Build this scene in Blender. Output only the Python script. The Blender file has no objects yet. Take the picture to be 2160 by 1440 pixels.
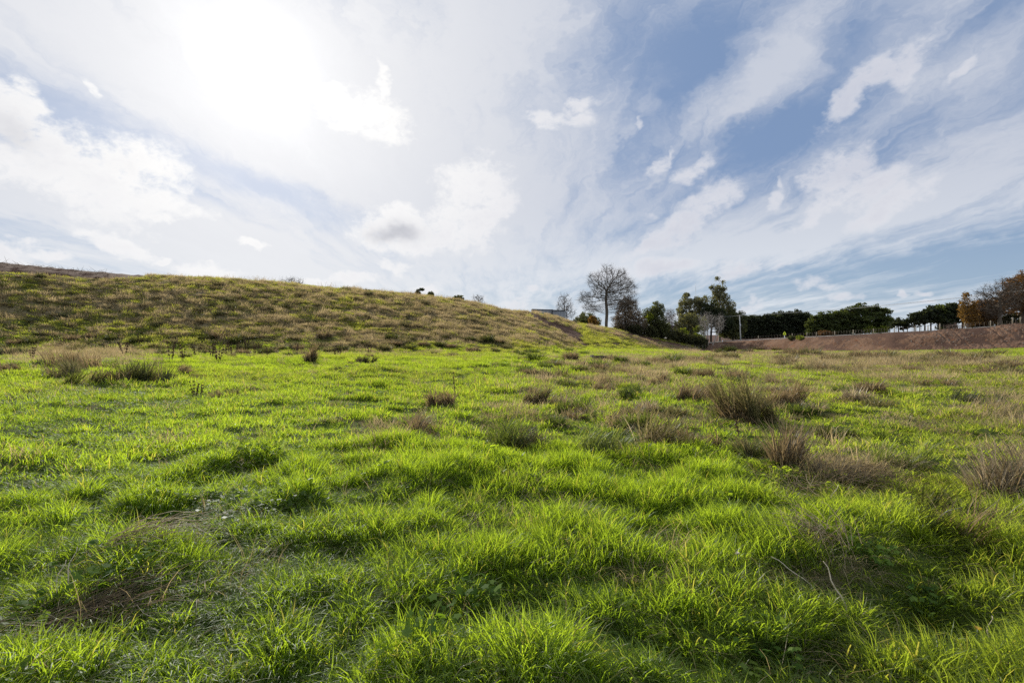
import bpy, math, random
import numpy as np
from mathutils import Vector, Matrix, Euler

C = bpy.context.scene.collection
SC = bpy.context.scene
rad = math.radians
F = 1080.0                 # focal length in photo pixels (18 mm on 36 mm, 2160 px)
CAMH = 1.6
HOR = 705.0

# ------------------------------------------------------------------ camera
cam = bpy.data.cameras.new('camera')
cam.lens = 18.0
cam.sensor_width = 36.0
cam.clip_start = 0.05
cam.clip_end = 5000
camo = bpy.data.objects.new('camera', cam)
camo.location = (0, 0, CAMH)
camo.rotation_euler = (rad(90) - math.atan(15 / F), 0, 0)
C.objects.link(camo)
SC.camera = camo

# ------------------------------------------------------------------ render settings
SC.render.engine = 'CYCLES'
cy = SC.cycles
cy.max_bounces = 8
cy.diffuse_bounces = 4
cy.glossy_bounces = 2
cy.transmission_bounces = 5
cy.transparent_max_bounces = 8
cy.sample_clamp_indirect = 4.0
cy.use_denoising = False
SC.view_settings.view_transform = 'Standard'
SC.view_settings.look = 'None'
SC.view_settings.gamma = 1.0
SC.view_settings.exposure = 0.30

# ------------------------------------------------------------------ sun
SUN_AZ = math.atan2(545 - 1080, F)                      # seen just left of centre
SUN_EL = math.atan2(HOR - 140, math.hypot(F, 545 - 1080))
sdir = Vector((math.sin(SUN_AZ) * math.cos(SUN_EL), math.cos(SUN_AZ) * math.cos(SUN_EL), math.sin(SUN_EL)))
sl = bpy.data.lights.new('sun', 'SUN')
sl.energy = 5.0
sl.angle = rad(0.6)
sl.color = (1.0, 0.93, 0.80)
so = bpy.data.objects.new('sun', sl)
so.rotation_euler = sdir.to_track_quat('Z', 'Y').to_euler()
so.location = (0, 0, 50)
C.objects.link(so)

# ------------------------------------------------------------------ node maths helper
class X:
    nt = None
    def __init__(s, v): s.v = v
    @staticmethod
    def m(op, *a, clamp=False):
        n = X.nt.nodes.new('ShaderNodeMath'); n.operation = op; n.use_clamp = clamp
        for i, q in enumerate(a):
            q = q.v if isinstance(q, X) else q
            if isinstance(q, (int, float)): n.inputs[i].default_value = float(q)
            else: X.nt.links.new(q, n.inputs[i])
        return X(n.outputs[0])
    def __add__(s, o): return X.m('ADD', s, o)
    __radd__ = __add__
    def __sub__(s, o): return X.m('SUBTRACT', s, o)
    def __rsub__(s, o): return X.m('SUBTRACT', o, s)
    def __mul__(s, o): return X.m('MULTIPLY', s, o)
    __rmul__ = __mul__
    def __truediv__(s, o): return X.m('DIVIDE', s, o)
    def __rtruediv__(s, o): return X.m('DIVIDE', o, s)
    def mx(s, o): return X.m('MAXIMUM', s, o)
    def mn(s, o): return X.m('MINIMUM', s, o)
    def pw(s, o): return X.m('POWER', s, o)
def sstep(x, a, b, lo=0.0, hi=1.0):
    n = X.nt.nodes.new('ShaderNodeMapRange'); n.interpolation_type = 'SMOOTHSTEP'
    X.nt.links.new(x.v, n.inputs[0])
    for i, q in enumerate((a, b, lo, hi)): n.inputs[i + 1].default_value = q
    return X(n.outputs[0])
def vec(x, y, z=0.0):
    n = X.nt.nodes.new('ShaderNodeCombineXYZ')
    for i, q in enumerate((x, y, z)):
        q = q.v if isinstance(q, X) else q
        if isinstance(q, (int, float)): n.inputs[i].default_value = float(q)
        else: X.nt.links.new(q, n.inputs[i])
    return n.outputs[0]
def noise(v, scale, detail=5, rough=0.5, dist=0.0, out=0):
    n = X.nt.nodes.new('ShaderNodeTexNoise')
    if v is not None: X.nt.links.new(v, n.inputs['Vector'])
    n.inputs['Scale'].default_value = scale; n.inputs['Detail'].default_value = detail
    n.inputs['Roughness'].default_value = rough; n.inputs['Distortion'].default_value = dist
    return X(n.outputs[out])
def mixc(f, a, b, mode='MIX'):
    n = X.nt.nodes.new('ShaderNodeMix'); n.data_type = 'RGBA'; n.blend_type = mode
    for i, q in ((0, f), (6, a), (7, b)):
        q = q.v if isinstance(q, X) else q
        if isinstance(q, (int, float)): n.inputs[i].default_value = float(q)
        elif isinstance(q, (tuple, list)): n.inputs[i].default_value = tuple(q) + ((1.0,) if len(q) == 3 else ())
        else: X.nt.links.new(q, n.inputs[i])
    return n.outputs[2]

# ------------------------------------------------------------------ sky: Nishita air + thin cirrus + cumulus, laid out by direction
world = bpy.data.worlds.new('World')
SC.world = world
world.use_nodes = True
nt = world.node_tree
for n in list(nt.nodes): nt.nodes.remove(n)
X.nt = nt
wo = nt.nodes.new('ShaderNodeOutputWorld'); bg = nt.nodes.new('ShaderNodeBackground')
nt.links.new(bg.outputs[0], wo.inputs[0])
bg.inputs[1].default_value = 0.083
sky = nt.nodes.new('ShaderNodeTexSky'); sky.sky_type = 'NISHITA'; sky.sun_disc = False
sky.sun_elevation = SUN_EL; sky.sun_rotation = SUN_AZ
sky.air_density = 1.0; sky.dust_density = 0.6; sky.ozone_density = 2.0
tc = nt.nodes.new('ShaderNodeTexCoord')
nrm = nt.nodes.new('ShaderNodeVectorMath'); nrm.operation = 'NORMALIZE'
nt.links.new(tc.outputs['Generated'], nrm.inputs[0])
sep = nt.nodes.new('ShaderNodeSeparateXYZ'); nt.links.new(nrm.outputs[0], sep.inputs[0])
dx, dy, dz = X(sep.outputs[0]), X(sep.outputs[1]), X(sep.outputs[2])
dot = nt.nodes.new('ShaderNodeVectorMath'); dot.operation = 'DOT_PRODUCT'
nt.links.new(nrm.outputs[0], dot.inputs[0]); dot.inputs[1].default_value = sdir
ang = X.m('ARCCOSINE', X(dot.outputs['Value']).mn(1.0)) * (180 / math.pi)      # degrees from the sun
phi = X.m('ARCTAN2', dx, dy)
hyp = X.m('SQRT', dx * dx + dy * dy)
tel = dz / hyp.mx(0.02)
zz = dz.mx(0.0) + 0.09
px_, py_ = dx / zz, dy / zz
# warp shared by the clouds
wv = vec(phi, tel * 1.2, 0.0)
n2n = nt.nodes.new('ShaderNodeTexNoise'); nt.links.new(wv, n2n.inputs['Vector'])
n2n.inputs['Scale'].default_value = 9.0; n2n.inputs['Detail'].default_value = 4; n2n.inputs['Roughness'].default_value = 0.62
s2 = nt.nodes.new('ShaderNodeSeparateColor'); nt.links.new(n2n.outputs['Color'], s2.inputs[0])
wx, wy = X(s2.outputs[0]) - 0.5, X(s2.outputs[1]) - 0.5
phw, tew = phi + wx * 0.10, tel + wy * 0.08
def _blobvec(px, py, rx, ry, rot, base):
    """offset from the blob's centre, in ellipse radii; centre and radii in photo pixels turned into angles"""
    p0 = math.atan((px - 1080) / F); c = math.cos(p0)
    t0 = (HOR - py) / F * c
    cr, sr = math.cos(rad(rot)), math.sin(rad(rot))
    A = np.diag([1.0 / rx, 1.0 / ry]) @ np.array([[cr, sr], [-sr, cr]]) @ np.diag([F / (c * c), F / c])
    uv = []
    for row in A:
        d = X.nt.nodes.new('ShaderNodeVectorMath'); d.operation = 'DOT_PRODUCT'
        X.nt.links.new(base, d.inputs[0]); d.inputs[1].default_value = (row[0], row[1], -(row[0] * p0 + row[1] * t0))
        uv.append(X(d.outputs['Value']))
    return X.m('MULTIPLY_ADD', uv[1], uv[1], uv[0] * uv[0])
VB = vec(phw, tew, 1.0)
VG = vec(phi + wx * 0.10, tel + wy * 0.08, 1.0)
def blob(px, py, rx, ry, rot=0.0): return _blobvec(px, py, rx, ry, rot, VB)      # squared radius
def gauss(px, py, rx, ry, rot=0.0): return X.m('POWER', math.exp(-1.2), _blobvec(px, py, rx, ry, rot, VG))
# --- cirrus / thin altostratus
pv = vec(px_ * 1.25 + wx * 0.9, py_ * 0.42 + wy * 0.5, 0.0)
ci = noise(pv, 1.15, 6, 0.60, 0.5)
pv2 = vec(px_ * 4.6 + wx * 1.8, py_ * 0.8 + wy * 0.9, 3.7)
ci2 = noise(pv2, 1.4, 6, 0.62, 0.3)
lay = None
LAY = [  # px, py, rx, ry, rotation (deg, counter-clockwise), weight
    (640, 150, 420, 200, -20, .42), (1000, 60, 260, 160, 20, .20), (1000, 430, 330, 170, 10, .26),
    (330, 480, 520, 75, -12, .55), (260, 120, 330, 90, -14, .16), (620, 330, 280, 60, -22, .22),
    (230, 300, 190, 60, -20, -.35), (560, 390, 260, 34, -16, -.42), (60, 235, 110, 60, -20, -.30), (160, 510, 300, 14, -8, -.12),
    (1450, 120, 130, 150, 70, -.36), (1640, 285, 140, 60, 15, -.38), (1370, 330, 170, 50, 20, -.12),
    (1620, 150, 160, 50, 35, .26), (1550, 230, 150, 45, 30, .20), (1800, 560, 500, 26, 4, -.26), (2080, 560, 220, 60, 8, -.30),
    (2000, 110, 160, 80, 50, .10), (1950, 300, 200, 50, 15, -.14), (2050, 200, 120, 50, 50, .12),
    (1900, 410, 420, 50, 17, .38), (1500, 530, 400, 30, 8, .22), (1750, 480, 500, 40, 10, .14), (1180, 560, 260, 50, 0, .08),
    (2080, 20, 130, 60, 30, -.18), (1790, 70, 120, 70, 60, -.16), (1560, 620, 500, 30, 0, -.12),
]
for q in LAY:
    g = gauss(*q[:5])
    lay = X.m('MULTIPLY_ADD', g, q[5], 0.0 if lay is None else lay)
cir = sstep(ci * 0.50 + ci2 * 0.50 + lay * 0.62, 0.29, 0.68)
# --- cumulus
CUM = [
    (110, 345, 235, 85, -18), (20, 270, 120, 100, -35), (290, 345, 110, 58, 0), (60, 215, 60, 45, -30), (180, 380, 220, 45, -5),
    (245, 517, 72, 17, -6), (330, 545, 22, 8, 0), (30, 545, 60, 22, -8), (110, 550, 60, 14, 0), (205, 196, 18, 12, -50), (345, 455, 34, 14, -5),
    (430, 572, 62, 17, 0), (525, 519, 30, 9, 0), (480, 580, 40, 12, 0),
    (800, 255, 78, 44, -18), (705, 225, 42, 26, 30), (805, 180, 14, 40, 15), (745, 250, 50, 30, 0),
    (845, 495, 95, 44, -10), (840, 450, 42, 30, 0), (920, 515, 45, 18, 20),
    (1005, 400, 76, 66, -20), (985, 470, 80, 60, 20), (1055, 430, 30, 45, 0),
    (1160, 250, 44, 22, 0), (1220, 222, 34, 15, 0), (1225, 250, 30, 15, 0),
    (1380, 345, 34, 18, 25), (1400, 325, 8, 24, -10), (1345, 255, 16, 8, 45), (1455, 360, 50, 18, 10),
    (1500, 425, 66, 34, 35), (1430, 490, 80, 26, 25), (1380, 520, 60, 16, 20), (1360, 460, 14, 10, 0),
    (1630, 410, 34, 13, 45), (1645, 385, 10, 22, -10),
    (1760, 370, 66, 42, 20), (1810, 400, 100, 30, 15), (1880, 425, 95, 28, 25), (1720, 440, 50, 20, 20),
    (1860, 150, 84, 30, 12), (1780, 220, 68, 26, 50), (1905, 150, 40, 30, 60), (2010, 170, 40, 14, 40),
    (1290, 575, 46, 18, 12), (1400, 565, 60, 18, 6), (1560, 575, 42, 16, 18), (1640, 560, 20, 8, 20),
    (1710, 598, 42, 16, 10), (1755, 605, 40, 12, 0), (1795, 628, 42, 11, 4), (1948, 615, 28, 10, 12), (1895, 622, 13, 9, 35), (1960, 638, 30, 6, 5),
    (1575, 650, 40, 9, 2), (1590, 635, 14, 10, 0), (1090, 642, 36, 14, 0), (1130, 612, 18, 6, 8),
    (740, 590, 46, 14, 0), (660, 592, 30, 11, 0), (905, 610, 34, 12, 0), (840, 570, 30, 14, 0),
]
cu = None
for q in CUM:
    b = blob(*q)
    if q[2] * q[3] < 900: b = b + (0.65 if q[2] * q[3] < 420 and q[1] < 500 else 0.2)
    cu = b if cu is None else cu.mn(b)
cu = 1.0 - cu
cv = vec(phi * 1.0, tel * 1.25, 5.0)
cn = noise(cv, 17.0, 4, 0.62, 0.2)
cn2 = noise(cv, 5.5, 3, 0.58, 0.0)
cn3 = noise(cv, 46.0, 4, 0.66, 0.3)
cue = cu.mx(-1.6) + (cn - 0.5) * 2.3 + (cn2 - 0.5) * 1.0 + (cn3 - 0.5) * 2.2
cwn = sstep(phi, 0.14, -0.06)
cum = (sstep(cue, -0.75, 0.85) * cwn + sstep(cue, -0.85, 1.05) * (1.0 - cwn)) * sstep(cn3 + cn, 0.55, 1.05, 0.62, 1.0)
cumw = sstep(ang, 12.0, 50.0, 1.0, 0.78)
# extra drifting wisps of loose cumulus all over the sky, out of the frame too
lw = noise(vec(px_ * 1.0, py_ * 0.8, 9.0), 1.5, 4, 0.62, 0.2)
beh = sstep(dy, 0.5, 0.1)
cum2 = sstep(lw, 0.56, 0.78) * beh
cum = cum.mx(cum2)
# --- colours (in sky-strength units: 10 = white at strength 0.1)
near = sstep(ang, 3.0, 44.0, 1.0, 0.0)
near2 = sstep(ang, 3.0, 22.0, 1.0, 0.0)
hz = sstep(tel, 0.0, 0.28, 1.0, 0.0)
skyc = mixc(1.0, sky.outputs[0], (1.02, 0.95, 0.86), 'MULTIPLY')
skyc = mixc(1.0, skyc, (0.55, 0.60, 0.72), 'MULTIPLY')
clear = mixc(hz * 0.6, (2.35, 3.45, 5.6), (5.0, 6.5, 7.8))
clear = mixc(near * 0.9, clear, (5.8, 6.5, 7.8))
clear = mixc(0.25, clear, skyc)
cic = mixc(near * 0.9, mixc(hz, (6.2, 6.5, 7.25), (8.0, 8.3, 8.7)), (8.3, 8.25, 8.3))
c1 = mixc(cir * 0.86, clear, cic)
shade = sstep(cn2 * 0.6 + cn * 0.3 + cue * 0.25, 0.42, 0.95)
core = gauss(835, 490, 52, 20, 0) * 0.9
core2 = gauss(30, 280, 70, 45, -20) * 0.40
cuc = mixc(near, (7.6, 7.65, 8.1), (9.7, 9.6, 9.4))
cuc = mixc(shade * 0.5, cuc, mixc(near, (5.6, 5.7, 6.6), (8.2, 8.2, 8.4)))
cuc = mixc(core.mx(core2).mn(1.0), cuc, (5.0, 5.1, 5.6))
c2 = mixc(cum * cumw, c1, cuc)
# forward scattering of sunlight in the thin cloud around the sun
g1 = X.m('EXPONENT', ang * ang * (-1.0 / (2 * 1.8 ** 2))) * 5.0
g2 = X.m('EXPONENT', ang * (-1.0 / 3.8)) * 2.6
g3 = X.m('EXPONENT', ang * (-1.0 / 11.0)) * 2.1
gl = g1 + g2 * (cir * 0.3 + ci2 * 1.1) + g3 * (0.35 + ci2 * 0.9 + cir * 0.3)
glc = nt.nodes.new('ShaderNodeCombineColor')
for i, k in enumerate((1.0, 0.98, 0.92)): nt.links.new((gl * k).v, glc.inputs[i])
c3 = mixc(1.0, c2, glc.outputs[0], 'ADD')
lowr = sstep(dz, -0.02, -0.004)
c4 = mixc(lowr, (0.6, 0.8, 0.4), c3)
# front-lit sky out of view, brightened beyond the backlit side as added fill light
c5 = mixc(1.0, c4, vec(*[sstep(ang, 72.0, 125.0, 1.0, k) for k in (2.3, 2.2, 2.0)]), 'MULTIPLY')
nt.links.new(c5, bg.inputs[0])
world.cycles.sampling_method = 'MANUAL'
world.cycles.sample_map_resolution = 1024

# ================================================================== shared helpers
RNG = np.random.default_rng(7)

def _h(ix, iy, seed):
    n = (ix.astype(np.int64) * 374761393 + iy.astype(np.int64) * 668265263 + seed * 974634777) & 0x7fffffff
    n = ((n ^ (n >> 13)) * 1274126177) & 0x7fffffff
    return ((n ^ (n >> 16)) & 0xffff) / 65535.0
def vnoise(x, y, seed=0):
    """smooth value noise, -1..1"""
    x = np.asarray(x, float); y = np.asarray(y, float)
    x0 = np.floor(x); y0 = np.floor(y); fx = x - x0; fy = y - y0
    fx = fx * fx * fx * (fx * (fx * 6 - 15) + 10); fy = fy * fy * fy * (fy * (fy * 6 - 15) + 10)
    a = _h(x0, y0, seed); b = _h(x0 + 1, y0, seed); c = _h(x0, y0 + 1, seed); d = _h(x0 + 1, y0 + 1, seed)
    return (a + (b - a) * fx + (c - a) * fy + (a - b - c + d) * fx * fy) * 2 - 1
def fbm(x, y, octv=4, seed=0, gain=0.5):
    s = 0; a = 1.0; t = 0; c, q = math.cos(0.7), math.sin(0.7)
    for o in range(octv):
        s = s + a * vnoise(x, y, seed + o * 17); t += a; a *= gain
        x, y = (x * c - y * q) * 2.03 + 5.1, (x * q + y * c) * 2.03 - 3.7
    return s / t * 1.6
def ss(x, a, b):
    t = np.clip((x - a) / (b - a), 0, 1); return t * t * (3 - 2 * t)

def prop(o, label=None, cat=None, group=None, kind=None):
    if label: o['label'] = label
    if cat: o['category'] = cat
    if group: o['group'] = group
    if kind: o['kind'] = kind
    return o
def empty(name, loc, rz=0.0):
    o = bpy.data.objects.new(name, None); o.empty_display_size = 0.3
    o.location = loc; o.rotation_euler = (0, 0, rz); C.objects.link(o); return o

class MB:
    """collects quads and triangles with one number per vertex, builds ONE mesh object"""
    def __init__(s): s.V = []; s.Q = []; s.T = []; s.A = []; s.B = []; s.n = 0
    def add(s, V, Q=None, T=None, a=0.5, b=0.5):
        V = np.asarray(V, float).reshape(-1, 3)
        s.V.append(V)
        if Q is not None and len(Q): s.Q.append(np.asarray(Q, int).reshape(-1, 4) + s.n)
        if T is not None and len(T): s.T.append(np.asarray(T, int).reshape(-1, 3) + s.n)
        s.A.append(np.broadcast_to(np.asarray(a, float), (len(V),)).copy())
        s.B.append(np.broadcast_to(np.asarray(b, float), (len(V),)).copy())
        s.n += len(V)
    def box(s, c, d, rz=0.0, a=0.5):
        x, y, z = [q / 2 for q in d]
        v = np.array([(-x, -y, -z), (x, -y, -z), (x, y, -z), (-x, y, -z), (-x, -y, z), (x, -y, z), (x, y, z), (-x, y, z)])
        cc, sn = math.cos(rz), math.sin(rz)
        v = np.stack([v[:, 0] * cc - v[:, 1] * sn, v[:, 0] * sn + v[:, 1] * cc, v[:, 2]], 1) + np.array(c)
        s.add(v, [(3, 2, 1, 0), (4, 5, 6, 7), (0, 1, 5, 4), (1, 2, 6, 5), (2, 3, 7, 6), (3, 0, 4, 7)], a=a)
    def tube(s, pts, rr, k=8, a=0.5, cap=True):
        pts = np.asarray(pts, float); n = len(pts)
        rr = np.broadcast_to(np.asarray(rr, float), (n,))
        t = np.gradient(pts, axis=0); t /= np.linalg.norm(t, axis=1)[:, None] + 1e-9
        up = np.array([0, 0, 1.0]) if abs(t[0][2]) < 0.9 else np.array([1.0, 0, 0])
        e1 = np.cross(t, up); e1 /= np.linalg.norm(e1, axis=1)[:, None] + 1e-9; e2 = np.cross(t, e1)
        th = np.arange(k) / k * 2 * math.pi
        V = pts[:, None, :] + rr[:, None, None] * (np.cos(th)[None, :, None] * e1[:, None, :] + np.sin(th)[None, :, None] * e2[:, None, :])
        i = np.arange(n - 1)[:, None] * k; j = np.arange(k)[None, :]; j2 = (j + 1) % k
        Q = np.stack([i + j, i + j2, i + k + j2, i + k + j], -1).reshape(-1, 4)
        V = V.reshape(-1, 3); T = []
        if cap:
            V = np.vstack([V, pts[:1], pts[-1:]])
            for q in range(k):
                T.append(((q + 1) % k, q, n * k)); T.append(((n - 1) * k + q, (n - 1) * k + (q + 1) % k, n * k + 1))
        s.add(V, Q, T if cap else None, a=a)
    def mesh(s, name, smooth=False):
        me = bpy.data.meshes.new(name)
        V = np.vstack(s.V)
        Q = np.vstack(s.Q) if s.Q else np.zeros((0, 4), int); T = np.vstack(s.T) if s.T else np.zeros((0, 3), int)
        me.vertices.add(len(V)); me.vertices.foreach_set('co', V.ravel().astype(np.float32))
        nl = len(Q) * 4 + len(T) * 3
        me.loops.add(nl); me.loops.foreach_set('vertex_index', np.concatenate([Q.ravel(), T.ravel()]).astype(np.int32))
        me.polygons.add(len(Q) + len(T))
        st = np.concatenate([np.arange(len(Q)) * 4, len(Q) * 4 + np.arange(len(T)) * 3])
        me.polygons.foreach_set('loop_start', st.astype(np.int32))
        if smooth: me.polygons.foreach_set('use_smooth', np.ones(len(Q) + len(T), bool))
        for nm, arr in (('bv', s.A), ('bh', s.B)):
            at = me.attributes.new(nm, 'FLOAT', 'POINT'); at.data.foreach_set('value', np.concatenate(arr).astype(np.float32))
        me.update(calc_edges=True); me.validate()
        return me
    def build(s, name, mat, parent=None, smooth=False, loc=None):
        o = bpy.data.objects.new(name, s.mesh(name, smooth)); o.data.materials.append(mat)
        if parent is not None: o.parent = parent
        if loc is not None: o.location = loc
        C.objects.link(o); return o

def material(name):
    m = bpy.data.materials.new(name); m.use_nodes = True
    nt = m.node_tree
    for n in list(nt.nodes): nt.nodes.remove(n)
    X.nt = nt
    out = nt.nodes.new('ShaderNodeOutputMaterial')
    return m, nt, out
def attr(name, typ='GEOMETRY', out='Fac'):
    n = X.nt.nodes.new('ShaderNodeAttribute'); n.attribute_type = typ; n.attribute_name = name
    return X(n.outputs[out])
def objpos():
    n = X.nt.nodes.new('ShaderNodeTexCoord'); return n.outputs['Object']
def princ(nt, out, col, rough=0.8, spec=0.2, bump=None, bdist=0.02, metal=0.0):
    p = nt.nodes.new('ShaderNodeBsdfPrincipled')
    if isinstance(col, tuple): p.inputs['Base Color'].default_value = col + (1,)
    else: nt.links.new(col, p.inputs['Base Color'])
    if isinstance(rough, X): nt.links.new(rough.v, p.inputs['Roughness'])
    else: p.inputs['Roughness'].default_value = rough
    p.inputs['Specular IOR Level'].default_value = spec; p.inputs['Metallic'].default_value = metal
    if bump is not None:
        b = nt.nodes.new('ShaderNodeBump'); b.inputs['Distance'].default_value = bdist; b.inputs['Strength'].default_value = 1.0
        nt.links.new(bump.v, b.inputs['Height']); nt.links.new(b.outputs[0], p.inputs['Normal'])
    nt.links.new(p.outputs[0], out.inputs[0]); return p
def plain(name, c1, c2, scale=6.0, rough=0.9, spec=0.1, bd=0.01, detail=6, metal=0.0):
    m, nt, out = material(name); o = objpos()
    f = noise(o, scale, detail, 0.6)
    princ(nt, out, mixc(sstep(f, 0.3, 0.7), c1, c2), rough, spec, noise(o, scale * 4, 5, 0.6), bd, metal)
    return m
def leaf_mat(name, c1, c2, trans=1.6, tcol=(1.0, 1.0, 0.45), gloss=0.06, rough=0.4, inst=False, straw=None, tfac=0.5):
    """thin leaf or blade: reflects, lets the sun through, has a faint sheen. bv: a number per leaf"""
    m, nt, out = material(name)
    bv = attr('bv')
    if inst: base = mixc(1.0, attr('gcol', 'INSTANCER', 'Color').v, mixc(bv, (0.74, 0.76, 0.74), (1.25, 1.22, 1.25)), 'MULTIPLY')
    else: base = mixc(bv, c1, c2)
    if straw: base = mixc(sstep(bv, straw[0], straw[0] + 0.01) * straw[2], base, straw[1])
    d = nt.nodes.new('ShaderNodeBsdfDiffuse'); t = nt.nodes.new('ShaderNodeBsdfTranslucent'); g = nt.nodes.new('ShaderNodeBsdfGlossy')
    nt.links.new(base, d.inputs[0])
    nt.links.new(mixc(1.0, base, tuple(q * trans for q in tcol), 'MULTIPLY'), t.inputs[0])
    g.inputs['Roughness'].default_value = rough; g.inputs[0].default_value = (0.9, 0.95, 1, 1)
    a = nt.nodes.new('ShaderNodeMixShader'); a.inputs[0].default_value = tfac
    nt.links.new(d.outputs[0], a.inputs[1]); nt.links.new(t.outputs[0], a.inputs[2])
    b = nt.nodes.new('ShaderNodeMixShader'); b.inputs[0].default_value = gloss
    nt.links.new(a.outputs[0], b.inputs[1]); nt.links.new(g.outputs[0], b.inputs[2])
    nt.links.new(b.outputs[0], out.inputs[0])
    return m

# ================================================================== terrain
# columns: photo column -> depth and row of the slope's toe, depth and row of its crest
TB = np.array([
 (-800, 40, 735, 62, 540), (-400, 42, 737, 66, 540), (-100, 45, 740, 72, 545), (0, 46, 740, 74, 552), (100, 47, 740, 75, 561), (200, 48, 741, 76, 571), (290, 48, 742, 77, 579),
 (400, 48, 743, 78, 585), (520, 48, 744, 80, 590), (600, 48, 744, 81, 597), (700, 48, 745, 83, 606), (800, 49, 746, 85, 614),
 (900, 50, 746, 88, 624), (1000, 52, 745, 92, 638), (1050, 53, 744, 95, 650), (1085, 54, 744, 98, 657), (1125, 56, 744, 104, 657), (1160, 60, 743, 111, 664),
 (1200, 66, 742, 118, 676), (1250, 74, 740, 124, 686), (1300, 84, 739, 128, 696), (1340, 95, 738, 133, 706), (1400, 110, 738, 140, 717),
 (1450, 126, 738, 147, 727), (1480, 138, 738, 152, 733), (1500, 144, 738, 153, 724), (1530, 145, 739, 152, 720), (1560, 142, 739, 149, 719),
 (1700, 113, 742, 120, 712), (1760, 104, 742, 111, 709), (1880, 91, 742, 98, 702), (1970, 86, 741, 93, 698), (2030, 84, 740, 91, 694),
 (2100, 82, 738, 89, 689), (2160, 80, 736, 87, 684), (2500, 76, 733, 83, 668), (3000, 72, 733, 79, 668)], float)
TB[:, 4] += np.where(TB[:, 0] < 1260, 2.0, 0.0)     # the rows above are read at the tips of the grass
TOE_Z = CAMH + (HOR - TB[:, 2]) * TB[:, 1] / F
CRE_Z = CAMH + (HOR - TB[:, 4]) * TB[:, 3] / F

# old wheel ruts and low breaks in the turf, as photo polylines -> world polylines on the flat
def flat_pt(px, py):
    d = CAMH * F / (py - HOR); return ((px - 1080) / F * d, d)
RUTS = [([(-60, 1105), (120, 1075), (300, 1035), (460, 1000), (600, 975), (720, 950)], 0.12, 0.34),
        ([(-60, 1210), (200, 1190), (420, 1150), (560, 1120), (700, 1095), (800, 1060)], 0.07, 0.30),
        ([(380, 1330), (640, 1330), (860, 1300), (1060, 1255), (1180, 1200)], 0.03, 0.30),
        ([(640, 1080), (820, 1055), (980, 1010), (1100, 990)], 0.08, 0.25),
        ([(1240, 1120), (1400, 1080), (1500, 1030), (1560, 1000)], 0.08, 0.25),
        ([(1700, 1330), (1900, 1260), (2060, 1230), (2250, 1220)], 0.10, 0.4),
        ([(760, 792), (900, 782), (1000, 775), (1100, 765), (1200, 757), (1330, 750)], 0.20, 0.8),
        ([(1040, 786), (1130, 775), (1230, 765), (1330, 759)], 0.16, 0.7)]
RUTS = [(np.array([flat_pt(*q) for q in p]), dep, w) for p, dep, w in RUTS]
def seg_dist(x, y, P):
    best = np.full(np.shape(x), 1e9); side = np.zeros(np.shape(x))
    for (ax, ay), (bx, by) in zip(P[:-1], P[1:]):
        vx, vy = bx - ax, by - ay; L = vx * vx + vy * vy
        t = np.clip(((x - ax) * vx + (y - ay) * vy) / L, 0, 1)
        qx, qy = x - ax - t * vx, y - ay - t * vy
        dd = np.hypot(qx, qy); sg = np.sign(vx * qy - vy * qx)
        m = dd < best; best = np.where(m, dd, best); side = np.where(m, sg, side)
    return best, side

def design(x, y):
    ph = np.arctan2(x, y); r = np.hypot(x, y)
    pc = np.clip(ph, -rad(60), rad(60.5))
    px = 1080 + F * np.tan(pc); d = r * np.cos(pc)
    return px, d, ph, r
def relief(x, y):
    px, d, ph, r = design(x, y)
    td = np.interp(px, TB[:, 0], TB[:, 1]); tz = np.interp(px, TB[:, 0], TOE_Z)
    cd = np.interp(px, TB[:, 0], TB[:, 3]); cz = np.interp(px, TB[:, 0], CRE_Z)
    w = 1 - ss(np.abs(ph), rad(70), rad(140))
    tz = tz * w; cz = tz + (cz - tz) * w
    z = tz * np.clip((d - 12) / (td - 12), 0, 1)
    t = np.clip((d - td) / (cd - td), 0, 1)
    z = z + (cz - tz) * (0.45 * t + 0.55 * t * t * (3 - 2 * t))
    past = np.clip(d - cd, 0, 400)
    z = z - np.where(px < 1480, 0.03 * past, 0.0) * w
    return z, px, d, td, cd, t, w
def turf(x, y):
    return fbm(x / 0.62 + 0.3 * y, y / 0.40, 3, 61, 0.55)
def H(x, y, fine=True):
    x = np.asarray(x, float); y = np.asarray(y, float)
    z, px, d, td, cd, t, w = relief(x, y)
    r = np.hypot(x, y)
    # tussocky unevenness, larger on the slope
    near = 1 - ss(r, 25, 70)
    a = 0.022 * near + 0.03
    z = z + a * fbm(x / 1.15 + 3, y / 0.95, 3, 11) + 0.060 * near * turf(x, y)
    hill = ss(t, 0.0, 0.25) * (1 - ss(px, 1380, 1470)) * w
    z = z + hill * (0.20 * fbm(x / 2.2, y / 1.8, 3, 21) + 0.16 * vnoise(x / 0.9, y / 0.9, 31)) * (1 - 0.65 * ss(t, 0.8, 1.0))
    z = z + 0.10 * ss(d, 9, 20) * near * fbm(x / 3.1, y / 2.4, 2, 41)
    for P, dep, ww in RUTS:
        lo = P.min(0) - 2.5; hi = P.max(0) + 2.5
        m = (x > lo[0]) & (x < hi[0]) & (y > lo[1]) & (y < hi[1])
        if not np.any(m): continue
        dd, sd = seg_dist(x[m], y[m], P)
        q = dd * sd + 0.25 * ww * vnoise(x[m] * 1.7, y[m] * 1.7, 3) + 0.35 * ww * vnoise(x[m] * 4.1, y[m] * 4.1, 4)
        k = dep * (-np.exp(-((q + 0.55 * ww) / (0.6 * ww)) ** 2) + 1.0 * np.exp(-((q - 0.75 * ww) / (0.7 * ww)) ** 2))
        z = np.array(z); z[m] += k * 0.8 * (0.6 + 0.7 * vnoise(x[m] * 1.6, y[m] * 0.9, 8))
    return z
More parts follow.
